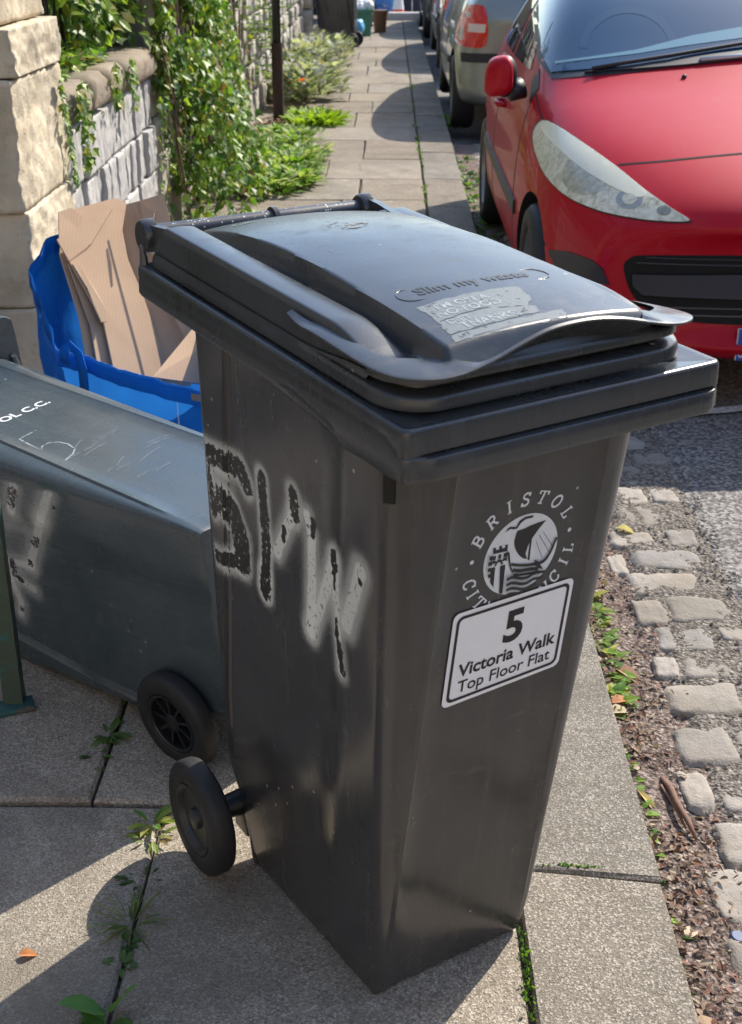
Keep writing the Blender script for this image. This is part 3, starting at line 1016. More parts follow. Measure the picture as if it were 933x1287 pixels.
def build_crest(parent, mapf=fpos):
    cx, cs, R = 0.0235, 0.7514, 0.0594
    V, F = [], []
    poly_decal(V, F, [(cx + R * math.cos(2 * math.pi * k / 64), cs + R * math.sin(2 * math.pi * k / 64)) for k in range(64)], 0.0006)
    # lettering round the ring
    h, r0 = 0.0185, 0.0730
    k_ = 0
    def glyph(ch, deg, inward):
        nonlocal k_
        a = math.radians(deg)
        rad = Vector((math.cos(a), math.sin(a)))
        up = -rad if inward else rad
        rt = Vector((up.y, -up.x))
        org = Vector((cx, cs)) + rad * (r0 + (h if inward else 0))
        for st in GLYPH[ch]:
            thin = (len(st) == 2 and abs(st[0][1] - st[1][1]) < 0.05)
            for pg in stroke_polys([(p[0] + (p[1] - .5) * 0.16, p[1]) for p in st], 0.09 if thin else 0.17):
                k_ += 1
                poly_decal(V, F, [tuple(org + rt * (q[0] * h * 0.95) + up * (q[1] * h)) for q in pg], 0.0006 + 0.000012 * (k_ % 23))
    for ch, d in zip('BRISTOL', (152, 131, 111, 93, 74, 54, 34)): glyph(ch, d, False)
    for ch, d in zip('CITY', (197, 210, 224, 238)): glyph(ch, d, True)
    for ch, d in zip('COUNCIL', (262, 276, 291, 306, 321, 337, 351)): glyph(ch, d, True)
    for d in (173, 12):
        a = math.radians(d)
        c = (cx + 0.0795 * math.cos(a), cs + 0.0795 * math.sin(a))
        poly_decal(V, F, [(c[0] + 0.0032 * math.cos(k * math.pi / 6), c[1] + 0.0032 * math.sin(k * math.pi / 6)) for k in range(12)], 0.0007)
    crest = from_py('crest', V, F, M['white_print'], parent)
    V, F = [], []
    cnt = [0]
    def art(pts, closed=True):
        cnt[0] += 1
        tri = delaunay_2d_cdt([Vector(p) for p in pts], [(i, (i + 1) % len(pts)) for i in range(len(pts))], [list(range(len(pts)))], 1, 1e-6)
        b = len(V)
        for p in tri[0]: V.append(tuple(fpos(cx + p.x * R, cs + p.y * R, 0.0011 + 0.00003 * cnt[0])))
        for f in tri[2]: F.append(tuple(b + i for i in f))
    def line(pts, w):
        for pg in stroke_polys(pts, w): art(pg)
    def smooth(pts, n=5):
        out = []
        m = len(pts)
        for i in range(m - 1):
            p0, p1, p2, p3 = (Vector(pts[max(0, min(m - 1, k))]) for k in (i - 1, i, i + 1, i + 2))
            for k in range(n):
                t = k / n
                out.append(tuple(0.5 * ((2 * p1) + (p2 - p0) * t + (2 * p0 - 5 * p1 + 4 * p2 - p3) * t * t + (3 * p1 - p0 - 3 * p2 + p3) * t ** 3)))
        out.append(tuple(pts[-1]))
        return out
    art([(-0.218, 0.586), (-0.188, 0.648), (0.0, 0.655), (0.117, 0.683), (0.35, 0.71), (0.578, 0.716), (0.42, 0.56), (0.27, 0.363), (0.19, 0.24), (0.154, 0.136), (0.125, 0.002), (0.15, -0.09), (0.202, -0.163), (0.11, -0.14), (0.038, -0.093), (-0.06, 0.0), (-0.147, 0.124), (-0.21, 0.25), (-0.247, 0.385), (-0.235, 0.48)])
    art([(0.191, 0.384), (0.244, 0.37), (0.264, -0.228), (0.206, -0.188)])
    art([(-0.531, 0.692), (-0.46, 0.78), (-0.4, 0.805), (-0.244, 0.755), (-0.21, 0.83), (-0.166, 0.895), (-0.025, 0.95), (0.187, 0.937), (0.196, 0.879), (-0.016, 0.888), (-0.10, 0.84), (-0.151, 0.799), (-0.212, 0.709), (-0.32, 0.715), (-0.391, 0.747)])
    art([(-0.805, 0.374), (-0.732, 0.377), (-0.721, 0.305), (-0.633, 0.303), (-0.644, 0.381), (-0.569, 0.379), (-0.558, 0.302), (-0.473, 0.297), (-0.484, 0.37), (-0.409, 0.368), (-0.401, 0.200), (-0.785, 0.220)])
    for x0 in (-0.77, -0.63, -0.49):
        art([(x0, 0.165), (x0 + 0.075, 0.163), (x0 + 0.075, 0.06), (x0, 0.06)])
        art([(x0, 0.045), (x0 + 0.075, 0.043), (x0 + 0.075, -0.03), (x0, -0.03)])
    line([(-0.80, -0.01), (-0.40, -0.012)], 0.03)
    line([(-0.80, 0.19), (-0.80, -0.05)], 0.03); line([(-0.405, 0.19), (-0.405, -0.05)], 0.03)
    art([(-0.809, -0.124), (-0.685, -0.127), (-0.66, -0.658), (-0.766, -0.507)])
    art([(-0.549, -0.142), (-0.409, -0.144), (-0.384, -0.905), (-0.477, -0.862)])
    line(smooth([(-0.69, -0.10), (-0.65, -0.01), (-0.57, 0.0), (-0.5, -0.10)]), 0.05)
    art([(-0.405, 0.171), (-0.343, 0.154), (-0.29, -0.1), (-0.163, -0.443), (-0.252, -0.322), (-0.35, -0.05)])
    line(smooth([(-0.25, -0.18), (0.0, -0.27), (0.30, -0.335), (0.64, -0.36), (0.80, -0.18), (0.90, 0.10), (0.935, 0.20)]), 0.065)
    line(smooth([(-0.2, -0.33), (0.0, -0.40), (0.3, -0.44), (0.52, -0.50)]), 0.085)
    line(smooth([(-0.17, -0.45), (0.0, -0.50), (0.3, -0.545), (0.56, -0.57)]), 0.06)
    art([(0.364, -0.219), (0.476, -0.274), (0.655, -0.533), (0.481, -0.459)])
    line(smooth([(0.44, -0.33), (0.62, -0.30), (0.78, -0.16)]), 0.03)
    for k, q in enumerate([[(-0.915, 0.219), (-0.825, 0.224), (-0.815, 0.128), (-0.905, 0.122)], [(-0.926, 0.082), (-0.828, 0.085), (-0.82, -0.023), (-0.922, -0.02)], [(-0.924, -0.073), (-0.836, -0.073), (-0.828, -0.171), (-0.911, -0.171)], [(-0.903, -0.23), (-0.824, -0.232), (-0.818, -0.33), (-0.879, -0.331)]]): art(q)
    for w in ([(-0.353, -0.523), (-0.23, -0.50), (-0.102, -0.535), (0.06, -0.60), (0.224, -0.617), (0.37, -0.57), (0.525, -0.575), (0.72, -0.60)], [(-0.357, -0.656), (-0.23, -0.635), (-0.105, -0.668), (0.06, -0.735), (0.219, -0.753), (0.37, -0.705), (0.523, -0.712), (0.66, -0.725)],
              [(-0.352, -0.783), (-0.23, -0.765), (-0.109, -0.795), (0.05, -0.86), (0.216, -0.88), (0.35, -0.84), (0.46, -0.845)], [(-0.336, -0.895), (-0.2, -0.90), (-0.09, -0.925), (0.06, -0.965)]):
        line(smooth(w, 4), 0.075)
    line([(0.345, 0.459), (0.72, -0.09)], 0.014); line([(0.451, 0.502), (0.824, -0.0)], 0.014); line([(0.28, 0.32), (0.53, -0.18)], 0.014)
    from_py('ship_emblem', V, F, M['dark_print'], crest)
    return crest

def build_address(parent):
    # rectangle slightly skewed on the panel
    C = [(-0.079, 0.537), (0.120, 0.543), (0.123, 0.689), (-0.075, 0.688)]
    def mp(u, v, off):   # u,v in metres from the sticker's lower left corner (0.199 x 0.148)
        a, b = u / 0.199, v / 0.148
        x = lerp(lerp(C[0][0], C[1][0], a), lerp(C[3][0], C[2][0], a), b)
        s = lerp(lerp(C[0][1], C[1][1], a), lerp(C[3][1], C[2][1], a), b)
        return fpos(x, s, off)
    V, F = [], []
    poly_decal(V, F, rrect(0, 0.199, 0, 0.148, 0.010), 0.0022, mp)
    b = from_py('address_sticker', V, F, M['sticker'], parent)
    V, F = [], []
    o_ = rrect(0.006, 0.193, 0.006, 0.142, 0.010); i_ = rrect(0.0105, 0.1885, 0.0105, 0.1375, 0.007)
    n = len(o_)
    for p in o_: V.append(tuple(mp(p[0], p[1], 0.0028)))
    for p in i_: V.append(tuple(mp(p[0], p[1], 0.0028)))
    for k in range(n): F.append((k, (k + 1) % n, n + (k + 1) % n, n + k))
    put_text(V, F, '5', 0.07, 0.104, 0.0765, 0.0028, None, mp, height=0.052, bold=0.0022)
    put_text(V, F, 'Victoria Walk', 0.03, 0.1015, 0.0445, 0.0028, 0.164, mp, bold=0.0007)
    put_text(V, F, 'Top Floor Flat', 0.03, 0.1005, 0.0185, 0.0028, 0.156, mp, bold=0.0003)
    from_py('sticker_text', V, F, M['ink'], b)

# ---- sprayed graffiti: paint thickness sampled from strokes on the side wall
def seg_d(p, a, b):
    ax, ay, bx, by = a[0], a[1], b[0], b[1]
    dx, dy = bx - ax, by - ay
    L = dx * dx + dy * dy
    t = 0 if L == 0 else max(0, min(1, ((p[0] - ax) * dx + (p[1] - ay) * dy) / L))
    return math.hypot(p[0] - ax - t * dx, p[1] - ay - t * dy)
def path_d(p, path):
    if len(path) == 1: return math.hypot(p[0] - path[0][0], p[1] - path[0][1])
    return min(seg_d(p, a, b) for a, b in zip(path[:-1], path[1:]))

def mat_spray():
    t = NT('spray_paint')
    a = t.attr()
    s = t.n.new('ShaderNodeSeparateColor'); t.link(a, s.inputs[0])
    # R: paint density, G: bare flaked plastic
    grain = t.noise(900, 2, 0.6)
    dens = t.math('MULTIPLY', s.outputs[0], t.math('ADD', 0.75, t.math('MULTIPLY', grain, 0.5)))
    flake = t.math('GREATER_THAN', t.math('ADD', s.outputs[1], t.math('MULTIPLY', t.math('SUBTRACT', t.noise(130, 6, 0.75), 0.5), 3.2)), 0.5)
    keep = t.math('MULTIPLY', dens, t.math('SUBTRACT', 1.0, flake))
    t.base((0.86, 0.88, 0.85)); t.rough(0.6)
    dk = t.n.new('ShaderNodeBsdfPrincipled')
    dk.inputs['Base Color'].default_value = (0.010, 0.009, 0.008, 1); dk.inputs['Roughness'].default_value = 0.34
    tr = t.n.new('ShaderNodeBsdfTransparent')
    m1 = t.n.new('ShaderNodeMixShader'); m2 = t.n.new('ShaderNodeMixShader')
    t.link(flake, m1.inputs[0]); t.link(t.p.outputs[0], m1.inputs[1]); t.link(dk.outputs[0], m1.inputs[2])
    fl = t.math('MULTIPLY', flake, t.math('GREATER_THAN', s.outputs[1], 0.06))
    al = t.math('MINIMUM', 1.0, t.math('MAXIMUM', keep, fl))
    t.link(al, m2.inputs[0]); t.link(tr.outputs[0], m2.inputs[1]); t.link(m1.outputs[0], m2.inputs[2])
    t.link(m2.outputs[0], t.n['Material Output'].inputs['Surface'])
    return t.m
M['spray'] = mat_spray()

def build_graffiti(parent, strokes, bare, ya, yb, za, zb, xoff=-0.0014, step=0.003):
    V, F, C = [], [], []
    ny, nz = int((yb - ya) / step), int((zb - za) / step)
    for j in range(nz + 1):
        for i in range(ny + 1):
            y_, z = lerp(ya, yb, i / ny), lerp(za, zb, j / nz)
            wob = 0.004 * noise.noise(Vector((y_ * 45, z * 45, 1))) + 0.002 * noise.noise(Vector((y_ * 140, z * 140, 1)))
            w = 0.0
            for (path, r, solid, halo, hr) in strokes:
                d = path_d((y_, z), path)
                v = halo * math.exp(-(max(0, d - r) / hr) ** 2)
                v = max(v, solid * sm(r * 1.35, r * 0.6, d + wob * 0.6))
                w = 1 - (1 - w) * (1 - v)
            k = 0.20 * min(1.0, w * 1.2) if w > 0.6 else 0.0
            for (path, r, amt) in bare:
                d = path_d((y_, z), path) + wob * 0.9
                k = max(k, (0.30 + 0.56 * amt) * sm(r * 1.45, r * 0.72, d))
            edge = sm(ya, ya + 0.012, y_) * sm(yb, yb - 0.012, y_) * sm(za, za + 0.03, z) * sm(zb, zb - 0.02, z)
            py = pline(z)
            off = 0.0016 if y_ > py else 0.0
            gy = groove(z); d = abs(y_ - gy)
            if 0.0045 < d < 0.0085: off -= 0.003
            V.append((-(hw(y_, z) - off) + xoff, y_, z))
            C.append((w * edge, k * edge, 0, 1))
    for j in range(nz):
        for i in range(ny):
            a = j * (ny + 1) + i
            F.append((a, a + ny + 1, a + ny + 2, a + 1))
    return from_py('graffiti', V, F, M['spray'], parent, cols=C, smooth=True)

# main bin
main = empty('wheelie_bin', (0, 0, 0), ANG, 'upright charcoal wheelie bin with white crest and address sticker, sprayed on its side', 'wheelie bin')
build_bin(main, M['bin'], M['lid'], M['bar'], M['hub'])
build_crest(main)
build_address(main)
S1 = [(0.62, 0.768), (0.61, 0.751), (0.608, 0.716), (0.595, 0.671)]
S2 = [(0.614, 0.760), (0.54, 0.768), (0.491, 0.774), (0.475, 0.755)]
S3 = [(0.561, 0.695), (0.53, 0.689), (0.507, 0.66), (0.511, 0.619)]
S4 = [(0.645, 0.603), (0.627, 0.586), (0.573, 0.592), (0.519, 0.61)]
SI = [(0.425, 0.783), (0.426, 0.726), (0.427, 0.672), (0.440, 0.600)]
SI2 = [(0.437, 0.625), (0.441, 0.598)]
N1 = [(0.335, 0.791), (0.335, 0.762)]; N2 = [(0.345, 0.755), (0.395, 0.681)]; N3 = [(0.299, 0.773), (0.291, 0.752), (0.298, 0.682), (0.311, 0.592)]
W1 = [(0.309, 0.593), (0.278, 0.648), (0.237, 0.734)]; W2 = [(0.231, 0.746), (0.232, 0.711), (0.236, 0.645), (0.229, 0.569)]; W3 = [(0.209, 0.652), (0.168, 0.749)]
strokes = [(S1, .0155, .92, .55, .0095), (S2, .0185, .92, .55, .0095), (S3, .027, .92, .55, .0095), (S4, .0145, .92, .55, .0095), (SI, .0145, .95, .6, .008), (SI2, .0165, .95, .6, .009), ([(0.575, 0.735), (0.555, 0.715)], .012, 0, .45, .03),
           (N1, .0145, .9, .5, .0095), (N2, .012, .85, .45, .0105), (N3, .013, .9, .4, .0105), (W1, .013, .85, .45, .0105), (W2, .010, .80, .4, .009), (W3, .015, .78, .45, .012)]
bare = [(S1, .0140, 1), (S2, .0160, 1), (S3, .025, 1), (S4, .0115, 1), (SI, .0125, 1), (SI2, .0150, 1), (N1, .0122, 1), ([(0.369, 0.726), (0.372, 0.712)], .006, .9), ([(0.285, 0.770), (0.287, 0.750)], .0055, .95), ([(0.30, 0.76)], .003, .8), ([(0.345, 0.748)], .003, .7),
        ([(0.233, 0.745), (0.234, 0.729)], .009, 1), ([(0.236, 0.722), (0.238, 0.693)], .004, 1), ([(0.236, 0.648), (0.236, 0.622)], .0035, 1), ([(0.232, 0.611), (0.226, 0.571)], .0068, 1), ([(0.168, .732), (0.171, .735)], .004, .9)]
build_graffiti(main, strokes, bare, 0.12, 0.612, 0.49, 0.88, step=0.0022)
# small moulded slot below the rim corner, worn lid stickers and raised lettering
bm = bmesh.new()
box(bm, (-0.1785, 0.106, 0.886), (0.006, 0.014, 0.040), rot=Matrix.Rotation(0.6, 4, 'Z'))
from_bm('slot', bm, M['black'], main)

def lid_map(x, y, off): return Vector((x, y, lid_z(x, y) + off))
def lid_patch(V, F, pts, off, cell=0.008):
    P = [Vector(p) for p in pts]
    m = len(P)
    E = [(i, (i + 1) % m) for i in range(m)]
    xs = [p.x for p in P]; ys = [p.y for p in P]
    extra = []
    x = min(xs)
    while x < max(xs):
        y_ = min(ys)
        while y_ < max(ys):
            extra.append(Vector((x + 0.0007, y_ + 0.0003))); y_ += cell
        x += cell
    tri = delaunay_2d_cdt(P + extra, E, [list(range(m))], 1, 1e-6)
    b = len(V)
    for p in tri[0]: V.append(tuple(lid_map(p.x, p.y, off)))
    for f in tri[2]: F.append(tuple(b + i for i in f))
# text axes on the lid: reads along +x, top away from the viewer (+y)
def jag(pts, amp=0.0022, n=6):
    out = []
    m = len(pts)
    for i in range(m):
        a, b = pts[i], pts[(i + 1) % m]
        for k in range(n):
            t = k / n
            out.append((lerp(a[0], b[0], t) + (rnd.uniform(-amp, amp) if k else 0), lerp(a[1], b[1], t) + (rnd.uniform(-amp, amp) if k else 0)))
    return out
def mat_worn(name, c, thr):
    t = NT(name)
    n = t.noise(70, 6, 0.75)
    n2 = t.noise(240, 3, 0.7)
    t.base(t.mix(t.ramp(n2, [(0.35, 0.5), (0.6, 0)]), c, tuple(x * 0.6 for x in c))); t.rough(0.7)
    tr = t.n.new('ShaderNodeBsdfTransparent')
    mx = t.n.new('ShaderNodeMixShader')
    t.link(t.ramp(n, [(thr, 1), (thr + 0.05, 0)]), mx.inputs[0])
    t.link(t.p.outputs[0], mx.inputs[1]); t.link(tr.outputs[0], mx.inputs[2])
    t.link(mx.outputs[0], t.n['Material Output'].inputs['Surface'])
    return t.m
M['worn'] = mat_worn('worn_label', (0.15, 0.18, 0.20), 0.36)
M['faint'] = mat_worn('faint_lettering', (0.30, 0.34, 0.37), 0.42)
V, F = [], []
lid_patch(V, F, jag([(-0.116, 0.150), (-0.117, 0.104), (-0.052, 0.112), (0.003, 0.095), (0.026, 0.120), (0.030, 0.150), (-0.03, 0.154)]), 0.0004)
lid_patch(V, F, jag([(-0.118, 0.104), (-0.122, 0.072), (-0.050, 0.072), (0.006, 0.076), (0.012, 0.092), (-0.05, 0.108)]), 0.0004)
lid_patch(V, F, jag([(-0.124, 0.069), (-0.128, 0.054), (-0.02, 0.052), (0.030, 0.053), (0.036, 0.072), (-0.02, 0.070)], 0.0014), 0.0004)
lst = from_py('lid_sticker', V, F, M['worn'], main)
V, F = [], []
put_text(V, F, "I'M ON A", 0.02, -0.060, 0.131, 0.0008, 0.075, lid_map, bold=0.0004)
put_text(V, F, 'NO-FOOD', 0.02, -0.063, 0.113, 0.0008, 0.090, lid_map, bold=0.0004)
put_text(V, F, 'DIET.', 0.016, -0.090, 0.092, 0.0008, 0.036, lid_map, bold=0.0003)
put_text(V, F, 'THANKS!', 0.02, -0.060, 0.076, 0.0008, 0.080, lid_map, bold=0.0004)
from_py('sticker_lettering', V, F, M['faint'], lst)
V, F = [], []
put_text(V, F, 'Slim my waste', 0.03, -0.010, 0.178, 0.0007, 0.165, lid_map, bold=0.0008)
from_py('raised_lettering', V, F, mat_plain('raised_letter_plastic', (0.035, 0.038, 0.042), 0.40), main)
bm = bmesh.new()
ov = []
for k in range(49):
    a = 2 * math.pi * k / 48
    cxk, rk = (0.085 if math.cos(a) > 0 else -0.100), 0.018
    ov.append(lid_map(cxk + rk * math.cos(a) if True else 0, 0.184 + rk * math.sin(a), 0.0002))
tube(bm, ov, 0.0007, 6, caps=False)
from_bm('raised_outline', bm, M['lid'], main, smooth=True)
# pale scuffs on the lid
M['scuff'] = mat_worn('pale_scuff', (0.22, 0.235, 0.235), 0.50)
for pts_, am, nn_ in (([(-0.045, 0.505), (-0.02, 0.455), (0.02, 0.47), (0.03, 0.50), (0.0, 0.525)], 0.006, 5), ([(-0.115, 0.64), (-0.09, 0.632), (-0.06, 0.643), (-0.085, 0.652)], 0.003, 5), ([(-0.10, 0.40), (-0.095, 0.365), (-0.09, 0.34), (-0.093, 0.37)], 0.001, 4)):
    V, F = [], []
    lid_patch(V, F, jag(pts_, am, nn_), 0.0008)
    from_py('scuff', V, F, M['scuff'], main)

# lying bin
lying = bpy.data.objects.new('wheelie_bin', None)
COL.objects.link(lying)
tag(lying, 'blue grey wheelie bin lying on its back behind the upright bin', 'wheelie bin')
OX = Vector((-0.455, 0.726, 0.725)) + Vector((-0.756, 0.645, -0.111)) * 0.035
X0 = Vector((0.637, 0.764, 0.098)).normalized(); Y0 = Vector((0.148, 0.003, -0.989)); Y0 = (Y0 - X0 * Y0.dot(X0)).normalized(); Z0 = X0.cross(Y0)
lying.matrix_world = Matrix(((X0.x, Y0.x, Z0.x, OX.x), (X0.y, Y0.y, Z0.y, OX.y), (X0.z, Y0.z, Z0.z, OX.z), (0, 0, 0, 1)))
build_bin(lying, M['oldbin'], M['oldbin'], M['bar'], M['hub_black'], spokes=True, wz=0.135, wr=0.102, wy=0.605, wx=0.182, zs=1.10)
ZK = 1 / 1.10
def lie_map(x, sv, off):
    p = fpos(x, sv * ZK, off)
    return Vector((p.x, p.y, p.z / ZK))
def strip(pts, w, off, mapf):
    V, F = [], []
    n = len(pts)
    for i, p in enumerate(pts):
        a = Vector(pts[max(0, i - 1)]); b = Vector(pts[min(n - 1, i + 1)])
        d = (b - a).normalized(); nn = Vector((-d.y, d.x)) * w / 2
        for sg in (1, -1): V.append(tuple(mapf(p[0] + sg * nn.x, p[1] + sg * nn.y, off)))
    for i in range(n - 1): F.append((2 * i, 2 * i + 1, 2 * i + 3, 2 * i + 2))
    return V, F
V, F = [], []
put_text(V, F, 'BRISTOL C.C.', 0.03, -0.030, 0.705, 0.0008, 0.215, lie_map, bold=0.0008)
from_py('painted_lettering', V, F, mat_plain('lettering_white', (0.72, 0.74, 0.75), 0.6, var=0.1), lying)
five = [(-0.032, 0.610), (-0.056, 0.607), (-0.079, 0.604), (-0.084, 0.560), (-0.088, 0.517), (-0.074, 0.533), (-0.058, 0.535), (-0.043, 0.521), (-0.038, 0.495), (-0.044, 0.465), (-0.062, 0.448), (-0.088, 0.439)]
M['scratch'] = mat_worn('scratch_pale', (0.34, 0.38, 0.40), 0.42)
V, F = strip(five, 0.0035, 0.0007, lie_map)
from_py('scratched_number', V, F, M['scratch'], lying)
for k in range(16):
    x, sv = rnd.uniform(-0.11, 0.06), rnd.uniform(0.22, 0.46)
    a = rnd.gauss(0.3, 0.3); L_ = rnd.uniform(0.015, 0.07)
    V, F = strip([(x, sv), (x + L_ * 0.5 * math.cos(a), sv + L_ * 0.5 * math.sin(a) + 0.003), (x + L_ * math.cos(a), sv + L_ * math.sin(a))], rnd.uniform(0.0006, 0.0014), 0.0007 + 0.00003 * k, lie_map)
    from_py('scratch', V, F, M['scratch'], lying)
lg = [([(0.183, 0.519), (0.24, 0.549)], .014, .75, .3, .014), ([(0.177, 0.403), (0.248, 0.456)], .013, .6, .3, .016), ([(0.248, 0.456), (0.314, 0.501), (0.365, 0.535)], .013, .6, .3, .016), ([(0.271, 0.600), (0.270, 0.53)], .010, .25, .25, .015),
      ([(0.371, 0.609), (0.366, 0.539)], .010, .6, .3, .014), ([(0.396, 0.62), (0.423, 0.548)], .011, .6, .3, .015), ([(0.418, 0.622), (0.466, 0.609), (0.498, 0.623)], .010, .6, .3, .015), ([(0.451, 0.70), (0.514, 0.715)], .016, .65, .3, .016)]
lb = [([(0.195, 0.525), (0.225, 0.54)], .013, .55), ([(0.300, 0.492), (0.31, 0.50)], .010, .75), ([(0.37, 0.60), (0.40, 0.605)], .009, .8), ([(0.36, 0.535)], .007, .8), ([(0.40, 0.60), (0.41, 0.585)], .007, .9), ([(0.485, 0.615)], .008, .8), ([(0.21, 0.402)], .006, .7)]
build_graffiti(lying, [([(a, b * ZK) for a, b in q[0]],) + q[1:] for q in lg], [([(a, b * ZK) for a, b in q[0]],) + q[1:] for q in lb], 0.17, 0.58, 0.31, 0.76, step=0.004).scale = (1, 1, 1.10)

# ------------------------------------------------------------------ stone walls, gate pier
M['wall_stone'] = mat_vcol('wall_limestone', 0.92, 0.9, 45, 0.2)
M['rock'] = mat_rock('sandstone')

def stone_block(V, F, C, x0, x1, y0, y1, z0, z1, col, rough=0.012, n=(4, 8, 7), bev=0.012, streak=0.0, jut=0.0):
    """a rough squared stone; all six sides, rounded edges, uneven faces."""
    nx, ny, nz = n
    ph = rnd.uniform(0, 100)
    cx, cy, cz = (x0 + x1) / 2, (y0 + y1) / 2, (z0 + z1) / 2
    hx, hy, hz = (x1 - x0) / 2, (y1 - y0) / 2, (z1 - z0) / 2
    idx = {}
    def vert(i, j, k):
        key = (i, j, k)
        if key in idx: return idx[key]
        s, t, u = 2 * i / nx - 1, 2 * j / ny - 1, 2 * k / nz - 1
        p = Vector((s * hx, t * hy, u * hz))
        # round the edges
        e = [max(0.0, abs(p.x) - (hx - bev)), max(0.0, abs(p.y) - (hy - bev)), max(0.0, abs(p.z) - (hz - bev))]
        L = math.sqrt(sum(q * q for q in e))
        if L > bev:
            f = bev / L
            p = Vector([math.copysign(abs(c) - q + q * f, c) for c, q in zip(p, e)])
        w = Vector((cx, cy, cz)) + p
        d = rough * (fbm((w.x * 9 + ph, w.y * 9, w.z * 9), 3) + 0.5 * noise.noise(Vector((w.x * 30, w.y * 30, w.z * 30 + ph))))
        if streak:
            d += streak * noise.noise(Vector((ph, w.y * 26 + w.z * 5, w.z * 2.5)))
        w.x += d * (1.0 if abs(s) > 0.99 else 0.3) * (1 if s > 0 else -1) + (jut * (1 - max(abs(t), abs(u)) ** 2) if s > 0.99 else 0)
        w.y += d * 0.5
        w.z += d * 0.4
        idx[key] = len(V)
        V.append(tuple(w))
        f = 1 + 0.10 * noise.noise(Vector((w.x * 5, w.y * 5 + ph, w.z * 5)))
        C.append((col[0] * f, col[1] * f, col[2] * f))
        return idx[key]
    for j in range(ny):
        for k in range(nz):
            F.append((vert(nx, j, k), vert(nx, j + 1, k), vert(nx, j + 1, k + 1), vert(nx, j, k + 1)))
            F.append((vert(0, j, k), vert(0, j, k + 1), vert(0, j + 1, k + 1), vert(0, j + 1, k)))
    for i in range(nx):
        for k in range(nz):
            F.append((vert(i, 0, k), vert(i + 1, 0, k), vert(i + 1, 0, k + 1), vert(i, 0, k + 1)))
            F.append((vert(i, ny, k), vert(i, ny, k + 1), vert(i + 1, ny, k + 1), vert(i + 1, ny, k)))
        for j in range(ny):
            F.append((vert(i, j, nz), vert(i + 1, j, nz), vert(i + 1, j + 1, nz), vert(i, j + 1, nz)))
            F.append((vert(i, j, 0), vert(i, j + 1, 0), vert(i + 1, j + 1, 0), vert(i + 1, j, 0)))

WX = -1.35
def plain_box(V, F, C, x0, x1, y0, y1, z0, z1, col):
    b = len(V)
    for x in (x0, x1):
        for y_ in (y0, y1):
            for z in (z0, z1): V.append((x, y_, z)); C.append(col)
    for f in ((0, 1, 3, 2), (4, 6, 7, 5), (0, 4, 5, 1), (2, 3, 7, 6), (0, 2, 6, 4), (1, 5, 7, 3)): F.append(tuple(b + i for i in f))

# low wall of split grey limestone with a rounded coping
low = empty('garden_wall', (0, 0, 0), 0, 'low wall of pale split limestone with brown rounded coping beside the gate pier', 'wall')
V, F, C = [], [], []
plain_box(V, F, C, WX - 0.24, WX - 0.028, 3.22, 5.06, -0.05, 0.83, (0.10, 0.095, 0.09))
z = -0.02
courses = [0.215, 0.20, 0.21, 0.215]
for ci, hgt in enumerate(courses):
    y_ = 3.22 - rnd.uniform(0, 0.04)
    while y_ < 5.02:
        L = rnd.uniform(0.07, 0.17) if rnd.random() < .75 else rnd.uniform(0.2, 0.3)
        L = min(L, 5.06 - y_)
        g_ = rnd.uniform(0.40, 0.54)
        col = (g_ * 1.0, g_ * 0.98, g_ * 0.94)
        if L > 0.03: stone_block(V, F, C, WX - 0.14, WX + rnd.uniform(-0.016, 0.012), y_ + 0.003, y_ + L - 0.003, z + 0.004, z + hgt - 0.004, col, 0.008, (3, max(5, int(L / 0.011)), 16), 0.0045, streak=0.007, jut=0.001)
        y_ += L
    z += hgt
from_py('stonework', V, F, M['wall_stone'], low, smooth=True, cols=C)
V, F, C = [], [], []
y_ = 3.24
for L in (0.40, 0.34, 0.34, 0.74):
    c = rnd.uniform(0.9, 1.1)
    stone_block(V, F, C, WX - 0.30, WX + 0.035, y_ + 0.006, y_ + L - 0.006, 0.825, 0.965, (0.33 * c, 0.275 * c, 0.21 * c), 0.020, (8, max(6, int(L / .04)), 6), 0.055)
    y_ += L
from_py('coping', V, F, M['rock'], low, smooth=True, cols=C)

# taller wall running on behind the ivy
tall = empty('garden_wall', (0, 0, 0), 0, 'tall pale rubble stone wall behind the ivy and the black pole', 'wall')
V, F, C = [], [], []
plain_box(V, F, C, WX - 0.30, WX - 0.035, 5.08, 16.4, -0.05, 1.75, (0.16, 0.145, 0.12))
z = -0.02
while z < 1.72:
    hgt = rnd.uniform(0.15, 0.24)
    y_ = 5.09
    while y_ < 16.3:
        L = min(rnd.uniform(0.14, 0.42), 16.38 - y_)
        g_ = rnd.uniform(0.32, 0.48)
        if L > 0.05: stone_block(V, F, C, WX - 0.16, WX + rnd.uniform(-0.02, 0.025), y_ + 0.007, y_ + L - 0.007, z + 0.007, z + hgt - 0.007, (g_ * 1.15, g_ * 1.06, g_ * 0.92), 0.014, (2, max(4, int(L / 0.05)), 5), 0.010, streak=0.010)
        y_ += L
    z += hgt
from_py('stonework', V, F, M['wall_stone'], tall, smooth=True, cols=C)

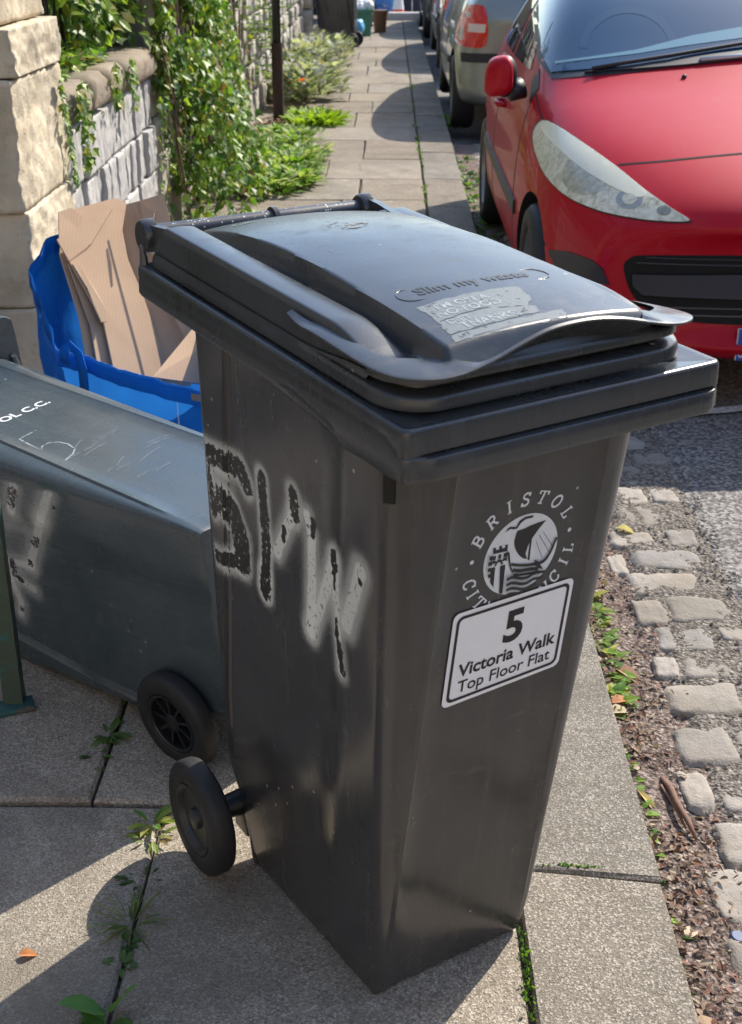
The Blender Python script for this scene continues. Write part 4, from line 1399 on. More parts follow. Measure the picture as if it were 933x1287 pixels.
# gate pier of big sandstone blocks
V, F, C = [], [], []
blocks = [(-0.05, 0.362, -1.78, 0.030, 2.60, 3.22), (0.366, 0.665, -1.76, 0.022, 2.615, 3.21), (0.669, 1.058, -1.80, 0.014, 2.60, 3.22), (1.062, 1.205, -1.76, 0.024, 2.62, 3.21), (1.21, 1.62, -1.75, -0.015, 2.64, 3.18), (1.63, 2.0, -1.75, -0.01, 2.64, 3.18)]
for (z0, z1, xl, dx, y0, y1) in blocks:
    g_ = rnd.uniform(0.92, 1.06)
    stone_block(V, F, C, xl, WX + dx, y0, y1, z0, z1, (0.64 * g_, 0.56 * g_, 0.42 * g_), 0.020, (22, 34, 26), 0.006)
plain_box(V, F, C, -1.72, WX - 0.04, 2.66, 3.16, -0.05, 1.95, (0.30, 0.25, 0.18))
pier = from_py('gate_pier', V, F, M['rock'], smooth=True, cols=C)
tag(pier, 'weathered yellow sandstone gate pier of big blocks behind the blue bag', 'gate pier')

# far pale pier
V, F, C = [], [], []
for (z0, z1) in ((-0.05, 0.5), (0.51, 1.0), (1.01, 1.6)):
    stone_block(V, F, C, -1.55, -1.22, 16.45, 16.8, z0, z1, (0.50, 0.45, 0.38), 0.02, (5, 5, 6), 0.02)
fp_ = from_py('gate_pier', V, F, M['rock'], smooth=True, cols=C)
tag(fp_, 'distant pale stone pier standing left of the far dark bin', 'gate pier')

# railing on the low wall
M['iron'] = mat_plain('black_iron', (0.014, 0.014, 0.015), 0.45, var=0.3)
rail = empty('iron_railing', (-1.56, 3.3, 0.95), 0, 'black wrought iron railing on top of the low stone wall', 'railing')
for k in range(9):
    bm = bmesh.new(); y0 = 0.02 + 0.115 * k
    tube(bm, [(0, y0, 0), (0, y0, 0.75)], 0.009, 8)
    if k in (1, 3, 5):
        tube(bm, [(0, y0 + 0.057 * (1 + 0), 0.1 + 0.0), (0, y0 + 0.03, 0.2), (0, y0 + 0.057, 0.30), (0, y0 + 0.09, 0.2), (0, y0 + 0.057, 0.1)], 0.007, 6)
    from_bm('bar', bm, M['iron'], rail, smooth=True)
for z in (0.08, 0.70):
    bm = bmesh.new(); box(bm, (0, 0.48, z), (0.02, 1.0, 0.012)); from_bm('rail', bm, M['iron'], rail)

# black pole by the wall
pole = empty('street_pole', (-1.13, 9.7, 0), 0, 'slim black pole standing among plants against the stone wall', 'pole')
bm = bmesh.new(); tube(bm, [(0, 0, -0.02), (0, 0, 2.6)], 0.036, 16); from_bm('shaft', bm, M['iron'], pole, smooth=True)
bm = bmesh.new(); tube(bm, [(0, 0, 0.0), (0, 0, 0.62)], 0.047, 16); from_bm('base_sleeve', bm, mat_plain('rusty_iron', (0.05, 0.028, 0.02), 0.8, var=0.4), pole, angle=40)

# peeling green gate post in the left foreground
V, F, C = [], [], []
def angle_iron():
    bm = bmesh.new()
    n = 40
    P = [(-0.030, -0.005), (0.008, -0.005), (0.008, 0.030), (0.003, 0.030), (0.003, 0.0), (-0.030, 0.0)]
    rings = []
    for k in range(n + 1):
        z = 0.012 + 0.55 * k / n
        rings.append([bm.verts.new((x + 0.0012 * noise.noise(Vector((x * 90, y_ * 90, z * 22))), y_ + 0.0012 * noise.noise(Vector((x * 70, y_ * 90, z * 20 + 4))), z)) for x, y_ in P])
    for a, b in zip(rings[:-1], rings[1:]):
        for k in range(6): bm.faces.new((a[k], a[(k + 1) % 6], b[(k + 1) % 6], b[k]))
    bm.faces.new(rings[0]); bm.faces.new(rings[-1])
    return bm
def mat_peel(name, a, b):
    t = NT(name)
    n = t.noise(22, 7, 0.7)
    col = t.mix(t.noise(60, 4), a, tuple(x * 0.7 for x in a))
    col = t.mix(t.ramp(n, [(0.56, 0), (0.585, 1)]), col, b)
    col = t.mix(t.ramp(t.noise(30, 6, 0.7), [(0.66, 0), (0.69, 1)]), col, (0.22, 0.10, 0.05))
    t.base(col); t.rough(0.55); t.bump(n, 0.5, 0.004)
    return t.m
post = empty('gate_post', (-0.968, 0.868, 0), 0.10, 'peeling green painted iron gate post standing at the left edge', 'post')
from_bm('upright', angle_iron(), mat_peel('green_paint', (0.075, 0.105, 0.075), (0.03, 0.14, 0.125)), post, angle=30)
bm = bmesh.new()
box(bm, (-0.012, -0.005, 0.008), (0.085, 0.05, 0.012), rot=Matrix.Rotation(0.3, 4, 'Z'), bevel=0.003)
from_bm('foot', bm, mat_peel('teal_foot_paint', (0.03, 0.115, 0.11), (0.12, 0.10, 0.07)), post, angle=30)

# ------------------------------------------------------------------ foliage
M['leaf'] = mat_leaf('leaf', 0.48, 0.38)
M['leaf_matt'] = mat_leaf('leaf_matt', 0.6, 0.4)
M['dry'] = mat_leaf('dry_leaf', 0.75, 0.15)
M['twig'] = mat_plain('twig', (0.13, 0.09, 0.06), 0.85, var=0.4, scale=60)

LEAF_IVY = [(0, 0), (-0.30, 0.12), (-0.52, 0.42), (-0.22, 0.55), (0, 1.0), (0.22, 0.55), (0.52, 0.42), (0.30, 0.12)]
LEAF_OVAL = [(0, 0), (-0.22, 0.2), (-0.30, 0.45), (-0.20, 0.75), (0, 1.0), (0.20, 0.75), (0.30, 0.45), (0.22, 0.2)]
LEAF_LONG = [(0, 0), (-0.06, 0.15), (-0.14, 0.5), (-0.11, 0.8), (0, 1.0), (0.11, 0.8), (0.14, 0.5), (0.06, 0.15)]

class Leaves:
    def __init__(self): self.V, self.F, self.C = [], [], []
    def add(self, p, d, nrm, size, shape, col, fold=0.22, curl=0.15):
        d = Vector(d).normalized()
        nrm = Vector(nrm)
        nrm = (nrm - d * nrm.dot(d))
        if nrm.length < 1e-4: nrm = d.orthogonal()
        nrm.normalize()
        w = d.cross(nrm)
        b = len(self.V)
        n = len(shape)
        half = n // 2
        # midrib vertex inside so that each half folds
        mid = Vector(p) + d * size * 0.5 - nrm * size * curl * 0.25
        self.V.append(tuple(mid)); self.C.append(col)
        for i, (x, y_) in enumerate(shape):
            q = Vector(p) + d * y_ * size + w * x * size + nrm * size * (fold * abs(x) - curl * y_ * y_)
            self.V.append(tuple(q)); self.C.append(col)
        for i in range(n):
            self.F.append((b, b + 1 + i, b + 1 + (i + 1) % n))
    def build(self, name, mat, parent=None):
        return from_py(name, self.V, self.F, mat, parent, cols=self.C)

def rvec():
    while True:
        v = Vector((rnd.uniform(-1, 1), rnd.uniform(-1, 1), rnd.uniform(-1, 1)))
        if 0.01 < v.length < 1: return v.normalized()

def green(kind=None):
    r = rnd.random()
    if r < 0.28: c = (0.065, 0.14, 0.025)
    elif r < 0.58: c = (0.12, 0.22, 0.035)
    elif r < 0.88: c = (0.23, 0.32, 0.05)
    elif r < 0.97: c = (0.26, 0.26, 0.04)
    else: c = (0.20, 0.12, 0.05)
    f = rnd.uniform(0.85, 1.5)
    return tuple(x * f for x in c)

# ivy hanging over the wall
ivy = empty('ivy', (0, 0, 0), 0, 'thick sunlit ivy hanging down over the stone wall', 'ivy')
L = Leaves()
def ivy_reach(y_, z):
    """how far the foliage stands out from the wall"""
    return 0.05 + 0.26 * sm(5.0, 5.6, y_) * sm(8.0, 6.6, y_) * (0.30 + 1.1 * max(0, 1 - z / 1.2)) + 0.05 * noise.noise(Vector((y_ * 3, z * 3, 0)))
cnt = 0
while cnt < 8200:
    y_ = rnd.uniform(4.95, 9.4) if rnd.random() < 0.35 else rnd.uniform(4.95, 7.6)
    z = rnd.uniform(0.0, 1.75)
    dens = sm(4.92, 5.12, y_ + 0.35 * noise.noise(Vector((z * 3, 1, 0))) - 0.10 * (1 - z)) * (1.0 if y_ < 6.8 else sm(8.0, 6.7, y_ + 0.5 * sm(0.5, 1.2, z)) + 0.08)
    # bare lower part near the low wall end
    if z < 0.45 and y_ < 5.25 + (0.45 - z) * 0.6: dens *= 0.06
    dens *= sm(-0.15, 0.25, noise.noise(Vector((y_ * 4.2, z * 4.2, 3)))) * (1 if y_ < 6.3 else 0.85)
    if rnd.random() > dens: continue
    x = WX + 0.02 + rnd.random() ** 1.3 * ivy_reach(y_, z)
    nrm = (Vector((1, -0.25, 0.45)) + rvec() * 0.75).normalized()
    d = (Vector((0.25, -0.1, -0.9)) + rvec() * 0.75)
    L.add((x, y_, z), d, nrm, rnd.uniform(0.022, 0.066), LEAF_IVY if rnd.random() < 0.6 else LEAF_OVAL, green())
    cnt += 1
# over the coping of the low wall and behind it
for _ in range(1500):
    y_ = rnd.uniform(3.3, 5.2); t = rnd.random()
    x = WX - 0.36 + 0.30 * rnd.random()
    z = 0.965 + rnd.uniform(0, 0.06) + 0.10 * sm(-1.5, -1.72, x)
    if y_ > 4.35 and x > WX - 0.16: continue
    if noise.noise(Vector((x * 7, y_ * 5, 2))) < -0.15: continue
    L.add((x, y_, z), Vector((0.6, -0.2, -0.1)) + rvec() * 0.8, Vector((0.3, -0.2, 1)) + rvec() * 0.5, rnd.uniform(0.025, 0.055), LEAF_IVY, green())
for _ in range(2600):
    y_ = rnd.uniform(3.75, 5.3); z = rnd.uniform(1.0, 1.7)
    x = WX - 0.42 + 0.36 * rnd.random() + 0.08 * sm(4.4, 5.2, y_)
    if z < 1.02 + 0.25 * sm(4.6, 3.8, y_) : continue
    L.add((x, y_, z), Vector((0.5, -0.2, -0.6)) + rvec() * 0.8, Vector((0.8, -0.2, 0.6)) + rvec() * 0.6, rnd.uniform(0.04, 0.08), LEAF_IVY if rnd.random() < .6 else LEAF_OVAL, green())
# trails hanging over the edge
for (y0, zl, n) in ((3.34, 0.30, 70), (3.95, 0.16, 50), (4.25, 0.13, 40), (4.32, 0.22, 30), (3.32, 0.15, 40)):
    for _ in range(n):
        t = rnd.random()
        L.add((WX + 0.045 + rnd.uniform(0, 0.02), y0 + rnd.gauss(0, 0.035), 0.99 - t * zl), Vector((0.3, 0, -1)) + rvec() * 0.6, Vector((1, -0.2, 0.3)) + rvec() * 0.5, rnd.uniform(0.02, 0.045), LEAF_IVY, green())
# creeping up the face of the low wall end and trail down the pier
for _ in range(90):
    t = rnd.random()
    L.add((WX + 0.035, 3.10 + 0.11 * t + rnd.gauss(0, 0.012), 1.02 - 0.36 * t), Vector((0.3, 0, -1)) + rvec() * 0.7, Vector((1, -0.2, 0.3)) + rvec() * 0.4, rnd.uniform(0.018, 0.036), LEAF_IVY, green())
for _ in range(60):
    L.add((WX + 0.03, rnd.uniform(4.95, 5.25), rnd.uniform(0.25, 0.6)), Vector((0.3, 0, -1)) + rvec() * 0.8, Vector((1, -0.2, 0.3)) + rvec() * 0.4, rnd.uniform(0.018, 0.034), LEAF_IVY, green())
L.build('foliage', M['leaf'], ivy)
bm = bmesh.new()
for k in range(26):
    y0 = rnd.uniform(5.05, 8.6); z0 = rnd.uniform(1.2, 1.8); pts = []
    for j in range(9):
        pts.append((WX + 0.03 + 0.02 * rnd.random() + 0.05 * (j / 8), y0 + 0.06 * j * rnd.uniform(-.5, .8), z0 - j * rnd.uniform(0.12, 0.2)))
        if pts[-1][2] < 0.03: break
    if len(pts) > 2: tube(bm, pts, rnd.uniform(0.003, 0.007), 5)
from_bm('vine_stem', bm, M['twig'], ivy, smooth=True)

# big-leaved shrub in the garden behind the low wall
shrub = empty('garden_shrub', (0, 0, 0), 0, 'dark glossy garden shrub rising behind the low stone wall', 'shrub')
L = Leaves()
for _ in range(3400):
    p = Vector((rnd.uniform(-2.7, -1.62), rnd.uniform(3.6, 8.5), rnd.uniform(0.5, 2.4)))
    if noise.noise(p * 2.2) < -0.2: continue
    if p.x > -1.75 and p.y < 4.0 and p.z < 1.5: continue
    f = rnd.uniform(0.7, 1.3); c = rnd.choice([(0.03, 0.075, 0.02), (0.05, 0.11, 0.03), (0.09, 0.16, 0.03)])
    L.add(p, Vector((0.5, -0.2, -0.5)) + rvec() * 0.8, Vector((0.7, -0.2, 0.7)) + rvec() * 0.6, rnd.uniform(0.06, 0.12), LEAF_OVAL, tuple(x * f for x in c))
L.build('crown', M['leaf'], shrub)
bm = bmesh.new()
for k in range(14):
    y0 = rnd.uniform(3.8, 8.2)
    tube(bm, [(-2.2, y0, 0), (-2.15 + rnd.uniform(-.1, .2), y0 + rnd.uniform(-.1, .1), 0.8), (-2.0 + rnd.uniform(-.2, .3), y0 + rnd.uniform(-.3, .3), 1.9)], [0.02, 0.015, 0.006], 6)
from_bm('trunk', bm, M['twig'], shrub, smooth=True)
# garden earth behind the wall; unseen tall hedge added to cut fill and reflections
grid_sheet('garden_ground', -14, -1.62, 3.0, 30, 20, 30, lambda x, y: 0.12 + 0.05 * noise.noise(Vector((x, y, 0))), M['soil'])
hedge = empty('hedge', (0, 0, 0), 0, 'unseen tall dark green hedge added beyond the stone wall to cut fill light and reflections', 'hedge')
L = Leaves()
for _ in range(5200):
    p = Vector((rnd.uniform(-4.2, -3.1), rnd.uniform(2.2, 15), rnd.uniform(0.1, 4.2)))
    if noise.noise(p * 1.5) < -0.25: continue
    c = rnd.choice([(0.03, 0.07, 0.02), (0.045, 0.10, 0.03), (0.07, 0.13, 0.03)])
    L.add(p, rvec(), Vector((0.7, -0.2, 0.7)) + rvec() * 0.6, rnd.uniform(0.12, 0.24), LEAF_OVAL, c)
L.build('crown', M['leaf'], hedge)
bm = bmesh.new()
for k in range(12): tube(bm, [(-3.5, 2.6 + k * 1.2, 0), (-3.4, 2.6 + k * 1.2, 2.4)], [0.05, 0.02], 6)
from_bm('trunk', bm, M['twig'], hedge, smooth=True)

def tuft(L, x, y_, z, n, h, spread, cols, shape=LEAF_LONG, up=1.0, curl=0.35, rise=0.0):
    for _ in range(n):
        a = rnd.uniform(0, 2 * math.pi)
        el = rnd.uniform(0.25, 1.2) * up
        d = Vector((math.cos(a) * math.cos(el), math.sin(a) * math.cos(el), math.sin(el)))
        r = spread * math.sqrt(rnd.random())
        f = rnd.uniform(0.8, 1.25); c = rnd.choice(cols)
        L.add((x + r * math.cos(a), y_ + r * math.sin(a), z + rise * rnd.random()), d, Vector((0, 0, 1)) - d * 0.2 + rvec() * 0.2, h * rnd.uniform(0.55, 1.15), shape, tuple(q * f for q in c), curl=curl)
GB = [(0.16, 0.30, 0.035), (0.22, 0.36, 0.04), (0.10, 0.22, 0.03)]
GD = [(0.06, 0.13, 0.03), (0.09, 0.17, 0.035), (0.05, 0.11, 0.03)]
GG = [(0.26, 0.29, 0.23), (0.38, 0.39, 0.34), (0.18, 0.22, 0.14), (0.34, 0.30, 0.26), (0.46, 0.46, 0.42)]

def plant(name, label, cat, parts, mat='leaf_matt', group=None):
    L = Leaves()
    for a in parts: tuft(L, *a[0], **a[1])
    o = L.build(name, M[mat])
    return tag(o, label, cat, group)
plant('dandelion', 'small green dandelion rosette in the slab joint beside the lying bin', 'weed',
      [((-0.765, 0.775, 0.0, 26, 0.046, 0.006, [(0.12, 0.20, 0.06), (0.16, 0.24, 0.07)]), dict(up=0.6)), ((-0.77, 0.70, 0.0, 10, 0.03, 0.012, GD), dict(up=0.5))])
plant('weed', 'sunlit weed with yellowing leaves in the joint beside the near wheel', 'weed',
      [((-0.630, 0.500, 0.0, 14, 0.044, 0.010, [(0.25, 0.33, 0.06), (0.36, 0.36, 0.10), (0.12, 0.24, 0.05)]), dict(up=0.7)), ((-0.625, 0.46, 0.0, 16, 0.03, 0.02, [(0.3, 0.22, 0.10), (0.2, 0.28, 0.05)]), dict(up=0.6))])
plant('grass_tuft', 'tuft of fine grass in the slab joint left of the upright bin', 'grass',
      [((-0.622, 0.245, -0.005, 60, 0.058, 0.014, [(0.16, 0.23, 0.07), (0.22, 0.28, 0.10)]), dict(shape=[(0, 0), (-.02, .3), (-.022, .6), (-.012, .9), (0, 1), (.012, .9), (.022, .6), (.02, .3)], up=0.9)), ((-0.62, 0.35, -0.005, 14, 0.03, 0.02, GD), dict(up=0.5))])
plant('small_weed', 'small leafy weed in the joint just below the grass tuft', 'weed', [((-0.622, 0.155, -0.004, 22, 0.018, 0.014, [(0.12, 0.20, 0.06)]), dict(shape=LEAF_OVAL, up=0.6)), ((-0.62, 0.20, -0.004, 10, 0.02, 0.010, GD), dict(shape=LEAF_OVAL, up=0.5))])
plant('dock_plant', 'broad upright dock leaf plant at the bottom edge of the pavement', 'weed',
      [((-0.620, 0.055, 0.0, 2, 0.090, 0.004, [(0.13, 0.28, 0.09)]), dict(shape=LEAF_OVAL, up=1.15, curl=0.1)), ((-0.615, 0.035, 0.0, 7, 0.055, 0.010, [(0.11, 0.25, 0.07), (0.15, 0.30, 0.07)]), dict(shape=LEAF_OVAL, up=0.45, curl=0.2))])
plant('verge_weeds', 'green weeds growing between the kerb and the setts beside the bin', 'weed',
      [((0.285, 1.02 + k * 0.06, -0.074, 24, 0.045, 0.035, GB + [(0.35, 0.36, 0.05)]), dict(shape=LEAF_LONG if k % 2 else LEAF_OVAL, up=0.7)) for k in range(9)] + [((0.272, 0.25 + k * 0.055, -0.074, 7, 0.03, 0.02, GB), dict(shape=LEAF_OVAL, up=0.6)) for k in range(14)])
plant('seedling', 'single bright seedling in the gutter near the bottle cap', 'weed', [((0.302, 0.345, -0.074, 6, 0.026, 0.004, [(0.40, 0.5, 0.04)]), dict(shape=LEAF_OVAL, up=0.5))])
plant('kerb_weeds', 'strip of weeds along the kerb beside the red car', 'weed',
      [((0.29 + rnd.uniform(-.02, .06), 5.6 + k * 0.13, -0.08, 14, 0.055, 0.05, GB + GD), dict(shape=LEAF_OVAL, up=0.9)) for k in range(22)] + [((0.29 + rnd.uniform(-.02, .04), 9.9 + k * 0.1, -0.08, 12, 0.12, 0.06, GB), dict(shape=LEAF_LONG, up=0.9)) for k in range(8)])
plant('wall_weeds', 'bright green weeds at the foot of the ivy beside the paving', 'weed',
      [((-0.98 + rnd.uniform(-.18, .22), 6.5 + rnd.uniform(0, 2.3), 0.0, 70, 0.075, 0.13, GB + [(0.34, 0.42, 0.14), (0.42, 0.46, 0.22)]), dict(shape=LEAF_OVAL if k % 2 else LEAF_LONG, up=0.9, rise=0.08)) for k in range(40)])
plant('grass_clump', 'bright grass clump at the pavement edge before the grey shrub', 'grass',
      [((-0.80 + rnd.uniform(-.16, .14), 9.7 + rnd.uniform(-.3, .4), 0.0, 90, 0.13, 0.10, [(0.25, 0.38, 0.04), (0.32, 0.44, 0.05)]), dict(shape=LEAF_LONG, up=1.0)) for k in range(9)])
plant('grey_shrub', 'low grey leaved shrub sprawling on the pavement before the far bin', 'shrub',
      [((-1.07 + rnd.uniform(-.22, .30), rnd.uniform(10.4, 15.4), rnd.uniform(0, .12), 30, 0.12, 0.18, GG), dict(shape=LEAF_OVAL, up=1.0, rise=0.22)) for k in range(70)])
plant('dead_leaves', 'heap of dry brown leaves lying between ivy and bright weeds', 'leaves',
      [((-1.14 + rnd.uniform(-.12, .14), rnd.uniform(7.2, 9.6), 0.0, 26, 0.07, 0.14, [(0.20, 0.10, 0.07), (0.30, 0.18, 0.12), (0.14, 0.08, 0.05)]), dict(shape=LEAF_OVAL, up=0.3, rise=0.04)) for k in range(18)], mat='dry')
plant('orange_flower', 'small orange flower among the grey shrub leaves', 'flower', [((-0.98, 10.25, 0.27, 12, 0.045, 0.01, [(0.85, 0.30, 0.02), (0.80, 0.12, 0.02)]), dict(shape=LEAF_OVAL, up=0.7))])
plant('wall_creeper', 'sparse creeper climbing the tall wall beside the black pole', 'creeper',
      [((WX + 0.06, rnd.uniform(8.3, 12.5), rnd.uniform(0.25, 1.6), 26, 0.075, 0.09, [(0.05, 0.11, 0.025), (0.10, 0.18, 0.03), (0.25, 0.32, 0.04)]), dict(shape=LEAF_IVY, up=0.4, rise=0.16)) for k in range(34)], mat='leaf')
# moss and seedlings in joints: uncountable
L = Leaves()
for (x0, y0, x1, y1, n) in ((0.010, 0.05, 0.014, 0.25, 120), (0.07, 0.395, 0.16, 0.39, 90), (-0.617, 0.02, -0.617, 0.55, 120), (0.262, -0.1, 0.262, 2.3, 420), (0.012, 2.0, 0.012, 15, 520), (-0.76, 0.57, -0.75, 1.2, 60), (-0.40, 1.3, -0.40, 8, 160)):
    for _ in range(n):
        t = rnd.random()
        if noise.noise(Vector((x0, lerp(y0, y1, t) * 1.9, 3))) < 0.02 and n > 100: continue
        z = -0.05 if x0 > 0.2 else -0.006
        h = 0.008 if y0 < 1.9 else rnd.uniform(0.008, 0.03)
        L.add((lerp(x0, x1, t) + rnd.gauss(0, 0.006), lerp(y0, y1, t), z + rnd.random() * 0.006), rvec() * 0.6 + Vector((0, 0, 1)), rvec(), h * rnd.uniform(.5, 1.3), LEAF_OVAL, rnd.choice(GB + GD))
o = L.build('moss', M['leaf_matt']); tag(o, 'green moss and seedlings in the joints of the paving', 'moss', kind='stuff')

# gutter litter: uncountable crumbs of leaf and bark
L = Leaves()
for _ in range(5200):
    x = 0.262 + abs(rnd.gauss(0, 0.075)); y_ = rnd.uniform(-0.5, 3.2)
    if x > 0.46: continue
    if noise.noise(Vector((x * 10, y_ * 5, 4))) < -0.28: continue
    c = rnd.choice([(0.14, 0.075, 0.055), (0.20, 0.12, 0.09), (0.30, 0.21, 0.15), (0.09, 0.055, 0.045), (0.42, 0.34, 0.25), (0.25, 0.11, 0.07)])
    L.add((x, y_, gut_z(x, y_) + rnd.uniform(0.002, 0.008)), rvec() * Vector((1, 1, 0.35)), Vector((0, 0, 1)) + rvec() * 0.6, rnd.uniform(0.006, 0.022), LEAF_OVAL if rnd.random() < .5 else LEAF_LONG, c)
o = L.build('leaf_litter', M['dry']); tag(o, 'brown crumbled leaf litter lying in the gutter', 'litter', kind='stuff')
V, F, C = [], [], []
for _ in range(2600):
    x = rnd.uniform(0.40, 0.72); y_ = rnd.uniform(0.0, 3.0)
    if any(a - .004 < x < b + .004 and c_ - .004 < y_ < d_ + .004 for a, b, c_, d_ in setts): continue
    s = rnd.uniform(0.002, 0.006); z = -0.071 + rnd.uniform(-0.003, 0.005)
    b = len(V); c = rnd.uniform(0.18, 0.45)
    for p in ((-1, -.6, 0), (1, -.8, 0), (.7, 1, 0), (-.8, .8, 0), (0.1, 0, 1.1)): V.append((x + p[0] * s, y_ + p[1] * s, z + p[2] * s)); C.append((c, c * .9, c * .8))
    F += [(b, b + 1, b + 4), (b + 1, b + 2, b + 4), (b + 2, b + 3, b + 4), (b + 3, b, b + 4)]
o = from_py('grit', V, F, M['wall_stone'], cols=C); tag(o, 'pale loose grit lying between the setts', 'grit', kind='stuff')

def leaf_thing(label, x, y_, z, ang, size, col, shape=LEAF_OVAL, tilt=0.15, curl=0.35):
    L = Leaves()
    L.add((0, 0, 0), (math.cos(ang), math.sin(ang), tilt), (0.1, 0, 1), size, shape, col, fold=0.5, curl=curl)
    o = L.build('fallen_leaf', M['dry']); o.location = (x, y_, z)
    return tag(o, label, 'leaf', 'fallen leaves on the ground')
leaf_thing('single orange dry leaf lying on the sunlit slab at the left edge', -0.785, 0.165, 0.004, 0.2, 0.030, (0.55, 0.22, 0.08), tilt=0.1)
leaf_thing('small yellow leaf lying on the setts at the shadow edge', 0.438, 1.905, -0.062, -0.4, 0.055, (0.75, 0.62, 0.20))
leaf_thing('pale cream curled leaf in the gutter beside the kerb', 0.272, 0.972, -0.066, 0.3, 0.058, (0.60, 0.48, 0.34))
leaf_thing('orange brown curled leaf just above the pale cream one', 0.285, 1.005, -0.062, 0.5, 0.052, (0.50, 0.22, 0.10))
leaf_thing('big tan leaf lying among gutter bark near the kerb', 0.318, 1.16, -0.068, -0.8, 0.070, (0.48, 0.27, 0.17))
leaf_thing('dark red brown leaf folded against the kerb edge', 0.275, 0.885, -0.066, 1.3, 0.045, (0.22, 0.09, 0.06))
leaf_thing('broken beige leaf flake beside the red brown leaf', 0.300, 0.862, -0.070, -0.9, 0.050, (0.52, 0.42, 0.30))
leaf_thing('yellowish long leaf lying along the kerb in the litter', 0.288, 0.700, -0.066, -1.1, 0.060, (0.55, 0.42, 0.16), LEAF_LONG)
leaf_thing('cream torn leaf in the gutter near the bottom corner', 0.300, 0.300, -0.072, 0.9, 0.040, (0.60, 0.50, 0.36))
leaf_thing('light tan leaf at the bottom edge of the gutter', 0.268, 0.100, -0.066, 0.3, 0.050, (0.52, 0.36, 0.24))
leaf_thing('small pale leaf fragment on the shaded slab by the lying bin', -0.652, 0.742, 0.005, 0.5, 0.022, (0.45, 0.38, 0.28))
# twig, bottle cap
bm = bmesh.new()
tube(bm, [(0.345, 0.745, -0.068), (0.352, 0.70, -0.060), (0.355, 0.655, -0.060), (0.366, 0.60, -0.062), (0.372, 0.555, -0.068)], [0.005, 0.007, 0.006, 0.006, 0.003], 7)
tube(bm, [(0.338, 0.72, -0.068), (0.350, 0.66, -0.066), (0.360, 0.59, -0.070)], [0.003, 0.004, 0.002], 6)
tag(from_bm('twig', bm, mat_plain('bark', (0.20, 0.115, 0.08), 0.9, var=0.4, scale=90), smooth=True), 'reddish brown twig lying in the gutter beside the setts', 'twig')
bm = bmesh.new()
lathe(bm, [(0.0, 0.007), (0.011, 0.007), (0.0135, 0.004), (0.0145, 0.0), (0.0125, 0.0), (0.011, 0.004), (0, 0.004)], (0.15, -0.1, 1), (0, 0, 0), 21)
cap = from_bm('bottle_cap', bm, mat_plain('cap_blue_metal', (0.07, 0.10, 0.20), 0.6, 0.0, var=0.3), angle=40); cap.location = (0.388, 0.305, -0.075)
tag(cap, 'small silvery blue bottle cap lying in the gutter', 'bottle cap')

# ------------------------------------------------------------------ blue bag with cardboard
def mat_bag():
    t = NT('blue_woven_plastic')
    br = t.n.new('ShaderNodeTexWave'); br.inputs['Scale'].default_value = 90; t.link(t.coord(), br.inputs['Vector'])
    b2 = t.n.new('ShaderNodeTexWave'); b2.inputs['Scale'].default_value = 90; b2.bands_direction = 'Z'; t.link(t.coord(), b2.inputs['Vector'])
    w = t.math('MULTIPLY', br.outputs['Fac'], b2.outputs['Fac'])
    n = t.noise(9, 5, 0.6)
    col = t.mix(n, (0.003, 0.17, 0.68), (0.004, 0.26, 0.90))
    col = t.mix(t.math('MULTIPLY', w, 0.25), col, (0.03, 0.30, 0.85))
    t.base(col); t.rough(0.5); t.set('Specular IOR Level', 0.25)
    t.bump(t.math('ADD', t.math('MULTIPLY', w, 0.15), t.math('ADD', t.noise(7, 4, 0.6), t.math('MULTIPLY', t.noise(26, 3), 0.35))), 0.8, 0.03)
    tr = t.n.new('ShaderNodeBsdfTranslucent'); tr.inputs['Color'].default_value = (0.03, 0.25, 0.8, 1)
    mx = t.n.new('ShaderNodeMixShader'); mx.inputs[0].default_value = 0.25
    t.link(t.p.outputs[0], mx.inputs[1]); t.link(tr.outputs[0], mx.inputs[2]); t.link(mx.outputs[0], t.n['Material Output'].inputs['Surface'])
    return t.m
M['bag'] = mat_bag()
bag = empty('recycling_bag', (-1.0, 2.1, 0), 0, 'bright blue woven recycling bag full of flattened cardboard', 'bag')
